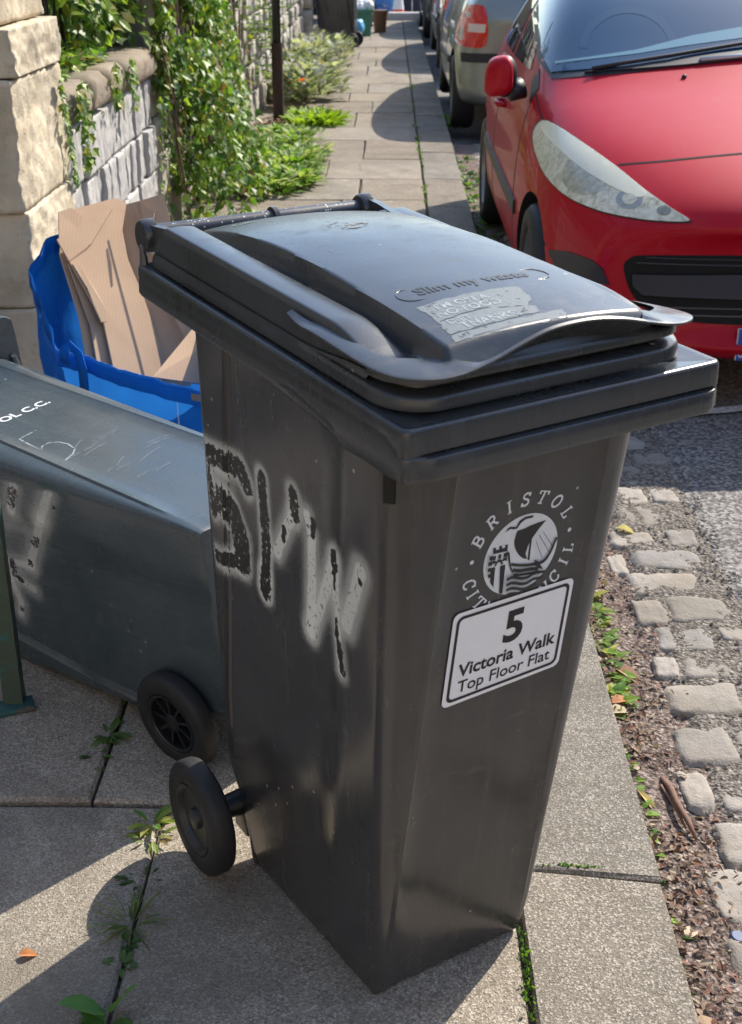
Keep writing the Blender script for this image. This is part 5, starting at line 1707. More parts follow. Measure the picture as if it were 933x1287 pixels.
def bag_wall():
    top = [(-1.075, 1.970, 0.425), (-0.95, 1.905, 0.405), (-0.83, 1.850, 0.392), (-0.69, 1.785, 0.380), (-0.66, 1.84, 0.40), (-0.70, 2.10, 0.46), (-0.74, 2.36, 0.50), (-0.95, 2.38, 0.56), (-1.155, 2.375, 0.655), (-1.195, 2.305, 0.655), (-1.228, 2.225, 0.585), (-1.18, 2.12, 0.50), (-1.125, 2.03, 0.42)]
    n0 = len(top)
    pts = []
    for i in range(n0):
        p0, p1, p2, p3 = (Vector(top[k % n0]) for k in (i - 1, i, i + 1, i + 2))
        for k in range(6):
            t = k / 6
            cr = 0.5 * ((2 * p1) + (p2 - p0) * t + (2 * p0 - 5 * p1 + 4 * p2 - p3) * t * t + (3 * p1 - p0 - 3 * p2 + p3) * t ** 3)
            pts.append(cr.lerp(p1.lerp(p2, t), 0.5))
    V, F = [], []
    m = 16; N = len(pts)
    cen = Vector((-0.96, 2.10, 0))
    for j in range(m + 1):
        t = j / m
        for i, p in enumerate(pts):
            q = Vector((p.x, p.y, 0)); k = 0.98 - 0.05 * (1 - t)
            q = cen + (q - cen) * lerp(0.90, 1.0, t)
            z = lerp(0.012, p.z, t)
            out = (q - cen).normalized()
            q += out * (0.026 * noise.noise(Vector((q.x * 9, q.y * 9, z * 7))) + 0.014 * noise.noise(Vector((q.x * 25, q.y * 25, z * 18))))
            V.append((q.x + 1.0, q.y - 2.1, z + 0.006 * noise.noise(Vector((q.x * 20, q.y * 20, 3))) * t))
    for j in range(m):
        for i in range(N):
            i2 = (i + 1) % N
            F.append((j * N + i, j * N + i2, (j + 1) * N + i2, (j + 1) * N + i))
    F.append(tuple(range(N))[::-1])
    # hem : folded band on the outside of the rim
    b = len(V)
    H = []
    for dz, do in ((0.002, 0.0025), (0.001, 0.006), (-0.045, 0.007), (-0.047, 0.002)):
        for i, p in enumerate(pts):
            v = Vector(V[m * N + i]); q = Vector((v.x - 1.0, v.y + 2.1, 0)); out = (q - cen).normalized()
            H.append((v.x + out.x * do, v.y + out.y * do, v.z + dz))
    HF = []
    for j in range(3):
        for i in range(N):
            i2 = (i + 1) % N
            HF.append((j * N + i, j * N + i2, (j + 1) * N + i2, (j + 1) * N + i))
    from_py('shell', V, F, M['bag'], bag, smooth=True)
    from_py('hem', H, HF, M['bag'], bag, smooth=True)
bag_wall()
def strap(pts, w, name='handle'):
    V, F = [], []
    P = [Vector(p) for p in pts]
    for i, p in enumerate(P):
        d = (P[min(i + 1, len(P) - 1)] - P[max(0, i - 1)]).normalized()
        s = d.cross(Vector((0.45, 0.9, 0.2))).normalized() * w / 2
        V += [tuple(p - s), tuple(p + s)]
    for i in range(len(P) - 1): F.append((2 * i, 2 * i + 1, 2 * i + 3, 2 * i + 2))
    o = from_py(name, V, F, M['bag'], bag, smooth=True)
    md = o.modifiers.new('thick', 'SOLIDIFY'); md.thickness = 0.003
strap([(-0.085, -0.155, 0.40), (-0.080, -0.165, 0.44), (-0.062, -0.168, 0.455), (-0.040, -0.176, 0.435), (-0.030, -0.183, 0.385), (-0.03, -0.185, 0.30)], 0.03)
V, F = [], []
bm = bmesh.new(); box(bm, (0.292, -0.318, 0.362), (0.030, 0.003, 0.018), rot=Matrix.Rotation(-0.46, 4, 'Z')); from_bm('tag', bm, mat_plain('grey_tag', (0.2, 0.2, 0.2), 0.6), bag)
bm = bmesh.new()
tube(bm, [(0.235, -0.283, 0.345), (0.238, -0.290, 0.27), (0.25, -0.295, 0.18)], 0.0012, 5); from_bm('thread', bm, mat_plain('white_thread', (0.7, 0.75, 0.85), 0.7), bag)

def mat_card():
    t = NT('cardboard')
    n = t.noise(4, 4, 0.6)
    col = t.mix(n, (0.42, 0.285, 0.185), (0.50, 0.35, 0.235))
    wv = t.n.new('ShaderNodeTexWave'); wv.inputs['Scale'].default_value = 40; t.link(t.coord(), wv.inputs['Vector'])
    col = t.mix(t.math('MULTIPLY', wv.outputs['Fac'], 0.015), col, (0.3, 0.2, 0.13))
    col = t.mix(t.ramp(t.noise(25, 5, 0.7), [(0.55, 0), (0.8, 0.25)]), col, (0.28, 0.18, 0.11))
    t.base(col); t.rough(0.82); t.set('Specular IOR Level', 0.25)
    t.bump(t.math('ADD', t.noise(3, 2), t.math('MULTIPLY', wv.outputs['Fac'], 0.02)), 0.4, 0.02)
    return t.m
M['card'] = mat_card()
M['card_edge'] = mat_plain('cardboard_edge', (0.52, 0.40, 0.29), 0.9, var=0.25, scale=120)
def board(label, polys, thick=0.005, name='cardboard_box', flaps=None):
    """flattened box: list of world-space polygons, one per panel"""
    c = Vector((0, 0, 0)); n = 0
    for pg in polys:
        for p in pg: c += Vector(p); n += 1
    c /= n
    root = empty(name, c, 0, label, 'cardboard box', 'flattened cardboard boxes in the blue bag')
    for k, pg in enumerate(polys):
        P = [Vector(p) - c for p in pg]
        nn = Vector((0, 0, 0))
        for i in range(len(P)): nn += P[i].cross(P[(i + 1) % len(P)])
        nn.normalize()
        bm = bmesh.new()
        f = [bm.verts.new(p + nn * thick / 2) for p in P]; g_ = [bm.verts.new(p - nn * thick / 2) for p in P]
        bm.faces.new(f); bm.faces.new(g_[::-1])
        m = len(P)
        for i in range(m):
            q = bm.faces.new((f[i], g_[i], g_[(i + 1) % m], f[(i + 1) % m])); q.material_index = 1
        from_bm('panel' if k == 0 else 'flap', bm, [M['card'], M['card_edge']], root)
    return root
board('big front cardboard box leaning in the blue bag, one side sunlit and one in shade', [[(-1.11, 2.196, 0.618), (-1.066, 2.285, 0.644), (-1.025, 2.42, 0.72), (-0.993, 2.469, 0.724), (-0.996, 2.399, 0.662), (-0.976, 2.349, 0.589), (-0.929, 2.304, 0.487), (-0.863, 2.221, 0.324), (-0.867, 2.154, 0.266), (-0.972, 2.049, 0.301), (-1.017, 2.148, 0.452)],
      [(-0.993, 2.469, 0.724), (-0.95, 2.48, 0.734), (-0.923, 2.452, 0.687), (-0.891, 2.382, 0.575), (-0.812, 2.296, 0.432), (-0.789, 2.266, 0.383), (-0.785, 2.184, 0.256), (-0.871, 2.177, 0.258), (-0.863, 2.221, 0.324), (-0.932, 2.318, 0.483), (-0.982, 2.378, 0.582), (-1.001, 2.425, 0.657)],
      [(-1.142, 2.205, 0.678), (-1.110, 2.190, 0.622), (-1.064, 2.278, 0.649), (-1.022, 2.414, 0.726)],
      [(-1.094, 2.202, 0.616), (-1.076, 2.199, 0.592), (-1.036, 2.186, 0.528), (-1.012, 2.167, 0.484), (-1.008, 2.148, 0.458), (-1.020, 2.133, 0.460), (-1.042, 2.152, 0.504), (-1.060, 2.173, 0.546), (-1.100, 2.189, 0.612)]])
board('rear cardboard box with a folded corner, tallest at the back left of the bag', [[(-1.168, 2.372, 0.718), (-1.044, 2.55, 0.727), (-1.015, 2.572, 0.711), (-0.982, 2.473, 0.574), (-0.959, 2.376, 0.453), (-1.087, 2.205, 0.456), (-1.16, 2.302, 0.641)],
      [(-1.170, 2.366, 0.722), (-1.140, 2.402, 0.727), (-1.112, 2.402, 0.700), (-1.118, 2.366, 0.672), (-1.160, 2.302, 0.660)]])
board('cardboard panel with a bent top flap beside the bin handle', [[(-0.96, 2.418, 0.739), (-0.879, 2.452, 0.759), (-0.86, 2.426, 0.714), (-0.832, 2.356, 0.603), (-0.785, 2.258, 0.443), (-0.782, 2.202, 0.36), (-0.854, 2.269, 0.483), (-0.914, 2.359, 0.637)],
      [(-0.943, 2.418, 0.744), (-0.896, 2.400, 0.714), (-0.901, 2.372, 0.678), (-0.931, 2.392, 0.704)]])
board('narrow cardboard sheet on edge just left of the big front sheet', [[(-1.109, 2.214, 0.600), (-1.018, 2.168, 0.439), (-0.979, 2.095, 0.321), (-0.988, 2.064, 0.303), (-1.016, 2.036, 0.312), (-1.051, 2.133, 0.449), (-1.118, 2.211, 0.608)]])
board('leftmost narrow cardboard sheet on edge against the blue flap', [[(-1.146, 2.253, 0.651), (-1.115, 2.236, 0.595), (-1.051, 2.161, 0.441), (-1.02, 2.08, 0.326), (-1.032, 2.046, 0.309), (-1.05, 2.05, 0.336), (-1.086, 2.147, 0.473), (-1.145, 2.233, 0.63)]])
board('small cardboard triangle low in the bag against the upright bin', [[(-0.77, 2.17, 0.43), (-0.71, 2.14, 0.40), (-0.72, 2.021, 0.315), (-0.852, 1.958, 0.357)]])

tape_root = bpy.data.objects['cardboard_box']
V, F = [], []
A_, B_ = Vector((-1.006, 2.372, 0.668)), Vector((-0.925, 2.075, 0.283))
nrm = Vector((0.68, -0.5, 0.53)).normalized(); side = (B_ - A_).cross(nrm).normalized() * 0.011
for k in range(13):
    p = A_.lerp(B_, k / 12) + nrm * (0.0042 + 0.0006 * math.sin(k * 2.1)) - tape_root.location + Vector((-0.045, -0.005, 0.0))
    V += [tuple(p - side), tuple(p + side)]
for k in range(12): F.append((2 * k, 2 * k + 1, 2 * k + 3, 2 * k + 2))
from_py('parcel_tape', V, F, mat_plain('tape', (0.40, 0.26, 0.16), 0.22, var=0.1), tape_root)
# ------------------------------------------------------------------ cars
def mat_paint(name, c, metal=0.35, rough=0.35, coat=0.8):
    t = NT(name)
    n = t.noise(3, 4)
    fl = t.voro(700, 'F1', out='Color')
    s = t.n.new('ShaderNodeSeparateColor'); t.link(fl, s.inputs[0])
    col = t.mix(t.math('MULTIPLY', s.outputs[0], 0.25), c, tuple(min(1, x * 1.5) for x in c))
    dust = t.ramp(t.noise(10, 7, 0.7), [(0.5, 0), (0.8, 0.16)])
    col = t.mix(t.math('MULTIPLY', dust, 0.35), col, (0.35, 0.30, 0.26))
    t.base(col)
    t.set('Metallic', metal); t.rough(rough)
    t.set('Specular IOR Level', 0.15)
    t.set('Coat Weight', coat)
    t.set('Coat Roughness', 0.05)
    return t.m
M['red'] = mat_paint('red_paint', (0.40, 0.002, 0.014), 0.0, 0.55, 0.24)
M['silver'] = mat_paint('silver_paint', (0.27, 0.295, 0.265), 0.5)
M['bronze'] = mat_paint('bronze_paint', (0.16, 0.095, 0.065), 0.5)
M['darkcar'] = mat_paint('dark_paint', (0.05, 0.05, 0.055), 0.4)
M['trim'] = mat_plain('black_trim', (0.018, 0.020, 0.026), 0.5, var=0.3, scale=30)
M['trim_gloss'] = mat_plain('gloss_trim', (0.02, 0.025, 0.04), 0.25)
def mat_glass(name, c):
    t = NT(name)
    t.base(c); t.rough(0.03); t.set('Specular IOR Level', 0.5)
    t.set('Coat Weight', 0.0)
    return t.m
M['glass'] = mat_glass('window_glass', (0.012, 0.020, 0.035))
M['screen'] = mat_glass('windscreen_glass', (0.012, 0.050, 0.11))
M['dash'] = mat_glass('dash_edge', (0.12, 0.24, 0.31))
M['arch'] = mat_plain('arch_liner', (0.008, 0.008, 0.008), 0.9)
M['alloy'] = mat_plain('wheel_metal', (0.32, 0.32, 0.33), 0.4, 0.6, var=0.2)
M['chrome'] = mat_plain('chrome', (0.75, 0.75, 0.75), 0.12, 1.0)

# half sections, front to back: (list of (x, y, z)), y measured back from the nose, z above the road
def ring(y, pts, sweep, wref, pw=2.2):
    return [(x, y + sweep * (abs(x) / wref) ** pw, z) for x, z in pts]
CAR = [
    ring(0.00, [(0, .640), (.30, .638), (.50, .620), (.60, .575), (.63, .50), (.63, .41), (.59, .34), (.48, .29), (.28, .275), (0, .275)], 0.09, 0.63),
    ring(0.025, [(0, .725), (.34, .718), (.58, .685), (.69, .615), (.73, .52), (.74, .40), (.71, .29), (.60, .23), (.30, .215), (0, .215)], 0.22, 0.75),
    ring(0.16, [(0, .800), (.38, .795), (.63, .765), (.76, .69), (.80, .57), (.82, .42), (.80, .27), (.70, .195), (.30, .18), (0, .18)], 0.28, 0.80),
    ring(0.45, [(0, .895), (.40, .890), (.67, .870), (.795, .79), (.84, .63), (.858, .45), (.845, .27), (.77, .19), (.30, .18), (0, .18)], 0.20, 0.86),
    ring(0.85, [(0, .985), (.42, .978), (.70, .955), (.815, .865), (.858, .68), (.870, .46), (.858, .27), (.79, .19), (.30, .18), (0, .18)], 0.12, 0.86),
    ring(1.10, [(0, 1.035), (.42, 1.025), (.735, .990), (.826, .895), (.866, .70), (.875, .47), (.862, .27), (.80, .19), (.30, .18), (0, .18)], 0.10, 0.86),
    ring(1.55, [(0, 1.255), (.46, 1.243), (.712, 1.195), (.822, .93), (.868, .71), (.877, .47), (.864, .27), (.80, .19), (.30, .18), (0, .18)], 0.06, 0.86),
    ring(2.0, [(0, 1.43), (.42, 1.424), (.645, 1.375), (.816, .945), (.868, .72), (.877, .47), (.864, .27), (.80, .19), (.30, .18), (0, .18)], 0.03, 0.86),
    ring(2.6, [(0, 1.47), (.40, 1.464), (.625, 1.415), (.81, .96), (.868, .73), (.877, .47), (.864, .27), (.80, .19), (.30, .18), (0, .18)], 0, 0.86),
    ring(3.25, [(0, 1.44), (.38, 1.432), (.60, 1.385), (.793, .98), (.855, .74), (.868, .47), (.855, .27), (.79, .20), (.30, .18), (0, .18)], -0.02, 0.86),
    ring(3.72, [(0, 1.30), (.36, 1.29), (.55, 1.25), (.76, .99), (.83, .75), (.845, .47), (.83, .28), (.76, .21), (.30, .20), (0, .20)], -0.05, 0.86),
    ring(3.93, [(0, 1.00), (.36, .995), (.58, .97), (.72, .90), (.80, .74), (.815, .48), (.79, .31), (.70, .25), (.30, .23), (0, .23)], -0.14, 0.86),
    ring(4.00, [(0, .86), (.32, .858), (.52, .84), (.62, .79), (.68, .68), (.70, .50), (.66, .38), (.56, .32), (.28, .30), (0, .30)], -0.14, 0.86),
]
WHEEL_Y = (0.80, 3.34)
def car_body():
    bm = bmesh.new()
    rings = []
    for rg in CAR:
        right = [bm.verts.new((x, y_, z)) for x, y_, z in rg]
        left = [right[0]] + [bm.verts.new((-x, y_, z)) for x, y_, z in rg[1:-1]] + [right[-1]]
        rings.append((right, left))
    n = len(CAR[0])
    for (ra, la), (rb, lb) in zip(rings[:-1], rings[1:]):
        for k in range(n - 1):
            bm.faces.new((ra[k], rb[k], rb[k + 1], ra[k + 1]))
            bm.faces.new((la[k + 1], lb[k + 1], lb[k], la[k]))
    for (r, l), flip in ((rings[0], False), (rings[-1], True)):
        for k in range(n - 1):
            q = [r[k], r[k + 1], l[k + 1], l[k]]
            q = [v for i, v in enumerate(q) if v not in q[:i]]
            bm.faces.new(q[::-1] if flip else q)
    bmesh.ops.recalc_face_normals(bm, faces=bm.faces)
    # firm creases: A-pillar edge / belt line / bonnet edge
    me = bpy.data.meshes.new('tmp_body')
    bm.to_mesh(me); bm.free()
    o = bpy.data.objects.new('tmp_body', me); COL.objects.link(o)
    md = o.modifiers.new('s', 'SUBSURF'); md.levels = 3; md.render_levels = 3
    cm = bmesh.new()
    for wy in WHEEL_Y:
        for s in (-1, 1):
            bmesh.ops.create_cone(cm, cap_ends=True, segments=48, radius1=0.335, radius2=0.335, depth=0.5, matrix=Matrix.Translation((s * 0.83, wy, 0.305)) @ Matrix.Rotation(math.pi / 2, 4, 'Y'))
    cme = bpy.data.meshes.new('tmp_cut'); cm.to_mesh(cme); cm.free()
    c = bpy.data.objects.new('tmp_cut', cme); COL.objects.link(c)
    mb = o.modifiers.new('b', 'BOOLEAN'); mb.operation = 'DIFFERENCE'; mb.object = c; mb.solver = 'EXACT'
    dg = bpy.context.evaluated_depsgraph_get()
    out = bpy.data.meshes.new_from_object(o.evaluated_get(dg))
    bpy.data.objects.remove(o); bpy.data.objects.remove(c)
    out.materials.clear()
    for p in out.polygons:
        ce = p.center
        for wy in WHEEL_Y:
            if abs(ce.x) < 0.90 and (math.hypot(ce.y - wy, ce.z - 0.305) < 0.337) and abs(ce.x) > 0.55:
                p.material_index = 1
        p.use_smooth = True
    out.set_sharp_from_angle(angle=math.radians(40))
    return out
CAR_ME = car_body()
CAR_BVH = BVHTree.FromPolygons([v.co.copy() for v in CAR_ME.vertices], [tuple(p.vertices) for p in CAR_ME.polygons])

def drape(name, outline, rayf, off, mats, parent, cell, thick=0.004, smooth_curve=True, mirror=False):
    """cut a panel with the given 2D outline out of the bodywork, following its surface."""
    P = outline
    if smooth_curve:
        out = []
        m = len(P)
        for i in range(m):
            p0, p1, p2, p3 = (Vector(P[k % m]) for k in (i - 1, i, i + 1, i + 2))
            for k in range(5):
                t = k / 5
                cr = 0.5 * ((2 * p1) + (p2 - p0) * t + (2 * p0 - 5 * p1 + 4 * p2 - p3) * t * t + (3 * p1 - p0 - 3 * p2 + p3) * t ** 3)
                out.append(cr.lerp(p1.lerp(p2, t), 0.15))
        P = out
    else:
        out = []
        m = len(P)
        for i in range(m):
            a, b = Vector(P[i]), Vector(P[(i + 1) % m])
            k_ = max(1, int((b - a).length / cell))
            for k in range(k_): out.append(a.lerp(b, k / k_))
        P = out
    m = len(P)
    xs = [p.x for p in P]; ys = [p.y for p in P]
    extra = []
    x = min(xs) + cell * 0.5
    while x < max(xs):
        y_ = min(ys) + cell * 0.37
        while y_ < max(ys):
            extra.append(Vector((x, y_))); y_ += cell
        x += cell
    vs_, es_, fs_, ov, oe, of = delaunay_2d_cdt(list(P) + extra, [(i, (i + 1) % m) for i in range(m)], [list(range(m))], 1, 1e-7)
    V, ok = [], []
    for p in vs_:
        o_, d_ = rayf(p.x, p.y)
        h = CAR_BVH.ray_cast(o_, d_)
        if h[0] is None: V.append(None); continue
        nn = h[1]
        if nn.dot(d_) > 0: nn = -nn
        V.append((h[0], nn))
    keep = {}
    VV, NN = [], []
    for i, q in enumerate(V):
        if q is not None: keep[i] = len(VV); VV.append(q[0] + q[1] * off); NN.append(q[1])
    F = []
    for f in fs_:
        if all(i in keep for i in f):
            a, b, c = (VV[keep[i]] for i in f[:3])
            if max((a - b).length, (b - c).length, (a - c).length) < 0.5: F.append(tuple(keep[i] for i in f))
    # give the panel a thickness: rim pushed back into the body
    edges = {}
    for f in F:
        for k in range(len(f)):
            e = (f[k], f[(k + 1) % len(f)]); edges[e] = edges.get(e, 0) + 1
    rim = [e for e in edges if (e[1], e[0]) not in edges]
    back = {}
    for a, b in rim:
        for v in (a, b):
            if v not in back: back[v] = len(VV); VV.append(VV[v] - NN[v] * (off + thick))
    for a, b in rim: F.append((a, back[a], back[b], b))
    if mirror: VV = [Vector((-v.x, v.y, v.z)) for v in VV]
    me = bpy.data.meshes.new(name)
    bm = bmesh.new()
    bv = [bm.verts.new(v) for v in VV]
    for f in F:
        try: bm.faces.new([bv[i] for i in f])
        except ValueError: pass
    left = set(bm.faces); islands = []
    while left:
        f0 = left.pop(); st = [f0]; isl = [f0]
        while st:
            for e in st.pop().edges:
                for q in e.link_faces:
                    if q in left: left.discard(q); st.append(q); isl.append(q)
        islands.append(isl)
    if len(islands) > 1:
        islands.sort(key=len)
        bmesh.ops.delete(bm, geom=[f for isl in islands[:-1] for f in isl], context='FACES')
    bmesh.ops.delete(bm, geom=[v for v in bm.verts if not v.link_faces], context='VERTS')
    bmesh.ops.recalc_face_normals(bm, faces=bm.faces)
    bm.to_mesh(me); bm.free()
    me.update()
    o = link_mesh(name, me, mats, parent)
    set_sharp(me, 35)
    return o

def ray_side(y_, z): return Vector((-3, y_, z)), Vector((1, 0, 0))
def ray_back(x, z): return Vector((x, 7, z)), Vector((0, -1, 0))
def ray_front(x, z): return Vector((x, -3, z)), Vector((0, 1, 0))

WIN_F = [(1.66, 1.000), (1.92, 1.19), (2.14, 1.315), (2.34, 1.355), (2.42, 1.360), (2.42, 0.995)]
WIN_R = [(2.52, 0.998), (2.52, 1.360), (2.95, 1.350), (3.25, 1.305), (3.46, 1.16), (3.50, 1.04), (3.40, 1.015)]
def car_wheel(parent, x, y_, s):
    bm = bmesh.new()
    r, h = 0.300, 0.095
    lathe(bm, [(r * .66, -h * .85), (r * .72, -h), (r * .90, -h), (r * .97, -h * .8), (r, -h * .5), (r, h * .5), (r * .97, h * .8), (r * .90, h), (r * .72, h), (r * .66, h * .85)], (1, 0, 0), (x, y_, r), 48, closed=True)
    w = from_bm('wheel', bm, M['rubber'], parent, angle=45)
    bm = bmesh.new()
    lathe(bm, [(r * .67, s * h * .85), (r * .64, s * h * .9), (r * .60, s * h * .6), (r * .58, s * h * .1), (0, s * h * .05)], (1, 0, 0), (x, y_, r), 40)
    lathe(bm, [(r * .16, s * h * .1), (r * .15, s * h * .8), (0, s * h * .82)], (1, 0, 0), (x, y_, r), 20)
    for k in range(7):
        R = Matrix.Rotation(2 * math.pi * k / 7, 4, 'X')
        box(bm, Vector((x + s * h * .45, y_, r)) + R.to_3x3() @ Vector((0, r * .38, 0)), (h * .5, r * .46, r * .15), rot=R, bevel=0.005)
    from_bm('rim', bm, M['alloy'], w, angle=35)
def car_common(root, paint):
    body = link_mesh('body', CAR_ME.copy(), [paint, M['arch']], root)
    for s in (-1, 1):
        for wy in WHEEL_Y: car_wheel(root, s * 0.765, wy, s)
    for mir in (False, True):
        for w in (WIN_F, WIN_R): drape('window', w, ray_side, 0.003, M['glass'], root, 0.07, smooth_curve=False, mirror=mir)
        drape('side_trim', [(1.22, 0.475), (3.0, 0.50), (3.0, 0.555), (1.22, 0.53)], ray_side, 0.010, M['trim'], root, 0.08, smooth_curve=False, mirror=mir, thick=0.01)
        drape('door_gap', [(1.30, 0.30), (1.315, 0.30), (1.36, 0.92), (1.345, 0.92)], ray_side, 0.0015, M['trim'], root, 0.05, smooth_curve=False, mirror=mir)
        drape('door_gap', [(2.465, 0.30), (2.478, 0.30), (2.478, 0.98), (2.465, 0.98)], ray_side, 0.0015, M['trim'], root, 0.05, smooth_curve=False, mirror=mir)
    return body

# red car facing us
RX0, RY0, RZ0 = 1.185, 2.78, -0.08
red = empty('parked_car', (RX0, RY0, RZ0), 0, 'red hatchback parked at the kerb facing us with cloudy headlight', 'car', 'cars parked along the kerb')
EYE_L = EYE - Vector((RX0, RY0, RZ0))
def ray_eye(u, v):
    d = (RX * ((u - PW / 2) / FPX) + UX * (-(v - PH / 2) / FPX) + _f).normalized()
    return EYE_L.copy(), d
car_common(red, M['red'])
# panels traced in photo pixels and laid on the bodywork
drape('windscreen_seal', [(694, 100), (676, 74), (671, 20), (671, -40), (684, -150), (960, -190), (1180, -190), (1180, 66), (933, 74), (800, 91)], ray_eye, 0.003, M['trim'], red, 12, smooth_curve=False)
drape('windscreen', [(694, 92), (683, 70), (679, 20), (679, -40), (690, -150), (960, -190), (1180, -190), (1180, 60), (933, 66), (800, 84)], ray_eye, 0.0075, M['screen'], red, 12, smooth_curve=False)
drape('dash_top', [(699, 79), (740, 74), (800, 65), (870, 47), (933, 36), (1120, 34), (1120, 46), (933, 50), (860, 60), (800, 70), (740, 77), (700, 82)], ray_eye, 0.0095, M['dash'], red, 12, smooth_curve=False)  # pale dashboard edge drawn as a strip over the glass
sw = []
for k in range(25):
    a = math.pi * (0.02 + 0.96 * k / 24)
    sw.append((790 + 62 * math.cos(a), 66 - 56 * math.sin(a)))
drape('wheel_shape', sw + [(790 + 52 * math.cos(math.pi * (0.98 - 0.96 * k / 24)), 66 - 47 * math.sin(math.pi * (0.98 - 0.96 * k / 24))) for k in range(25)], ray_eye, 0.0085, mat_glass('steering_glass', (0.022, 0.060, 0.12)), red, 8, smooth_curve=False)
drape('cowl', [(735, 93), (800, 84), (870, 74), (933, 66), (1100, 58), (1100, 66), (933, 76), (860, 84), (800, 89)], ray_eye, 0.011, M['trim'], red, 10, smooth_curve=False)
HL = [(683, 152), (700, 158), (733, 180), (775, 210), (812, 240), (845, 263), (867, 277), (850, 279), (806, 276), (756, 266), (715, 248), (688, 222), (674, 190), (672, 166)]
def mat_lens(name, mode):
    t = NT(name)
    if mode == 'cloud':
        t.base(t.mix(t.noise(30, 4), (0.80, 0.78, 0.58), (0.90, 0.88, 0.72))); t.rough(0.25)
    else:
        v = t.noise(26, 5, 0.7, dist=1.5)
        t.base(t.ramp(v, [(0.30, (0.20, 0.19, 0.13)), (0.42, (0.58, 0.56, 0.42)), (0.6, (0.80, 0.78, 0.62)), (0.72, (0.9, 0.88, 0.76))])); t.rough(0.3); t.set('Metallic', 0.0)
    t.set('Coat Weight', 0.35); t.set('Coat Roughness', 0.05); t.set('Specular IOR Level', 0.3)
    return t.m
M['bowl'] = mat_plain('bowl_metal', (0.50, 0.49, 0.39), 0.3, 0.2, var=0.6, scale=45)
M['core'] = mat_plain('core_metal', (0.30, 0.295, 0.24), 0.25, 0.2, var=0.7, scale=70)
M['lamp_ring'] = mat_plain('lamp_ring_metal', (0.40, 0.41, 0.37), 0.35, 0.3, var=0.4, scale=60)
M['hl_cloud'] = mat_lens('clouded_lens', 'cloud'); M['hl_in'] = mat_lens('reflector', 'in')
for mir in (False, True):
    h = drape('headlight', HL, ray_eye, 0.006, M['hl_in'], red, 8, smooth_curve=True, mirror=mir, thick=0.012)
    if not mir:
        hl = h
    drape('lens_band', [(683, 154), (700, 160), (733, 182), (775, 212), (800, 232), (812, 246), (800, 249), (766, 234), (730, 211), (704, 188), (688, 172), (681, 160)], ray_eye, 0.0085, M['hl_cloud'], h, 8, mirror=mir)
    drape('lamp_ring', [(792 + 17 * math.cos(k * math.pi / 10), 252 + 12 * math.sin(k * math.pi / 10)) for k in range(20)], ray_eye, 0.0070, M['lamp_ring'], h, 5, mirror=mir)
    for (bu, bv, ru, rv_, nm, mt) in ((738, 222, 30, 24, 'reflector_bowl', 'bowl'), (733, 220, 13, 10, 'reflector_core', 'bowl'), (835, 266, 9, 6, 'side_lamp', 'core')):
        drape(nm, [(bu + ru * math.cos(k * math.pi / 12), bv + rv_ * math.sin(k * math.pi / 12)) for k in range(24)], ray_eye, 0.0066 if nm == 'reflector_bowl' else 0.0074, M[mt], h, 6, mirror=mir)
    drape('lamp_bulb', [(792 + 9 * math.cos(k * math.pi / 8), 252 + 7 * math.sin(k * math.pi / 8)) for k in range(16)], ray_eye, 0.0098, M['hl_in'], h, 4, mirror=mir)
    drape('lamp_surround', [(p[0] + (p[0] - 760) * 0.022, p[1] + (p[1] - 220) * 0.03) for p in HL], ray_eye, 0.0025, M['trim'], h, 10, mirror=mir)
def ray_eye_m(u, v): return ray_eye(u, v)
cx_px = None
def centre_px(xl, yl, zl):
    d = Vector((xl, yl, zl)) - EYE_L
    return (PW / 2 + FPX * d.dot(RX) / d.dot(_f), PH / 2 - FPX * d.dot(UX) / d.dot(_f))
drape('grille', [(-0.60, 0.515), (-0.585, 0.545), (-0.54, 0.560), (-0.30, 0.568), (0, 0.570), (0.30, 0.568), (0.54, 0.560), (0.585, 0.545), (0.60, 0.515), (0.575, 0.44), (0.53, 0.385), (0.46, 0.350), (0.30, 0.335), (0, 0.330), (-0.30, 0.335), (-0.46, 0.350), (-0.53, 0.385), (-0.575, 0.44)], ray_front, 0.0015, M['arch'], red, 0.05, thick=0.006)
gr = None
for (z, w, off, th) in ((0.555, 0.53, 0.006, 0.0025), (0.535, 0.56, 0.006, 0.003), (0.385, 0.49, 0.006, 0.003), (0.360, 0.43, 0.006, 0.003)):
    drape('grille_slat', [(-w, z - th), (w, z - th), (w, z + th), (-w, z + th)], ray_front, off, M['trim_gloss'], red, 0.06, smooth_curve=False)
drape('grille_bar', [(-0.565, 0.455), (-0.57, 0.495), (0, 0.512), (0.57, 0.495), (0.565, 0.455), (0.53, 0.425), (0, 0.415), (-0.53, 0.425)], ray_front, 0.014, M['trim_gloss'], red, 0.05, smooth_curve=False, thick=0.014)
for mir in (False, True):
    drape('bumper_insert', [(690, 314), (700, 338), (730, 350), (766, 358), (758, 338), (745, 327), (715, 316)], ray_eye, 0.006, M['trim'], red, 6, smooth_curve=False, mirror=mir)
def line_px(pts, w): 
    out = []
    up = []; dn = []
    for i, p in enumerate(pts):
        a = Vector(pts[max(0, i - 1)]); b = Vector(pts[min(len(pts) - 1, i + 1)])
        d = (b - a).normalized(); n = Vector((-d.y, d.x)) * w / 2
        up.append(tuple(Vector(p) + n)); dn.append(tuple(Vector(p) - n))
    return up + dn[::-1]
for mir in (False, True):
    drape('bonnet_gap', line_px([(777, 207), (830, 203), (880, 198), (933, 193), (1000, 190), (centre_px(0, 0.15, 0.80)[0], 189)], 2.2), ray_eye, 0.001, M['arch'], red, 6, smooth_curve=False, mirror=mir)
    drape('bonnet_gap', line_px([(674, 118), (677, 135), (683, 152)], 2.0), ray_eye, 0.001, M['arch'], red, 5, smooth_curve=False, mirror=mir)
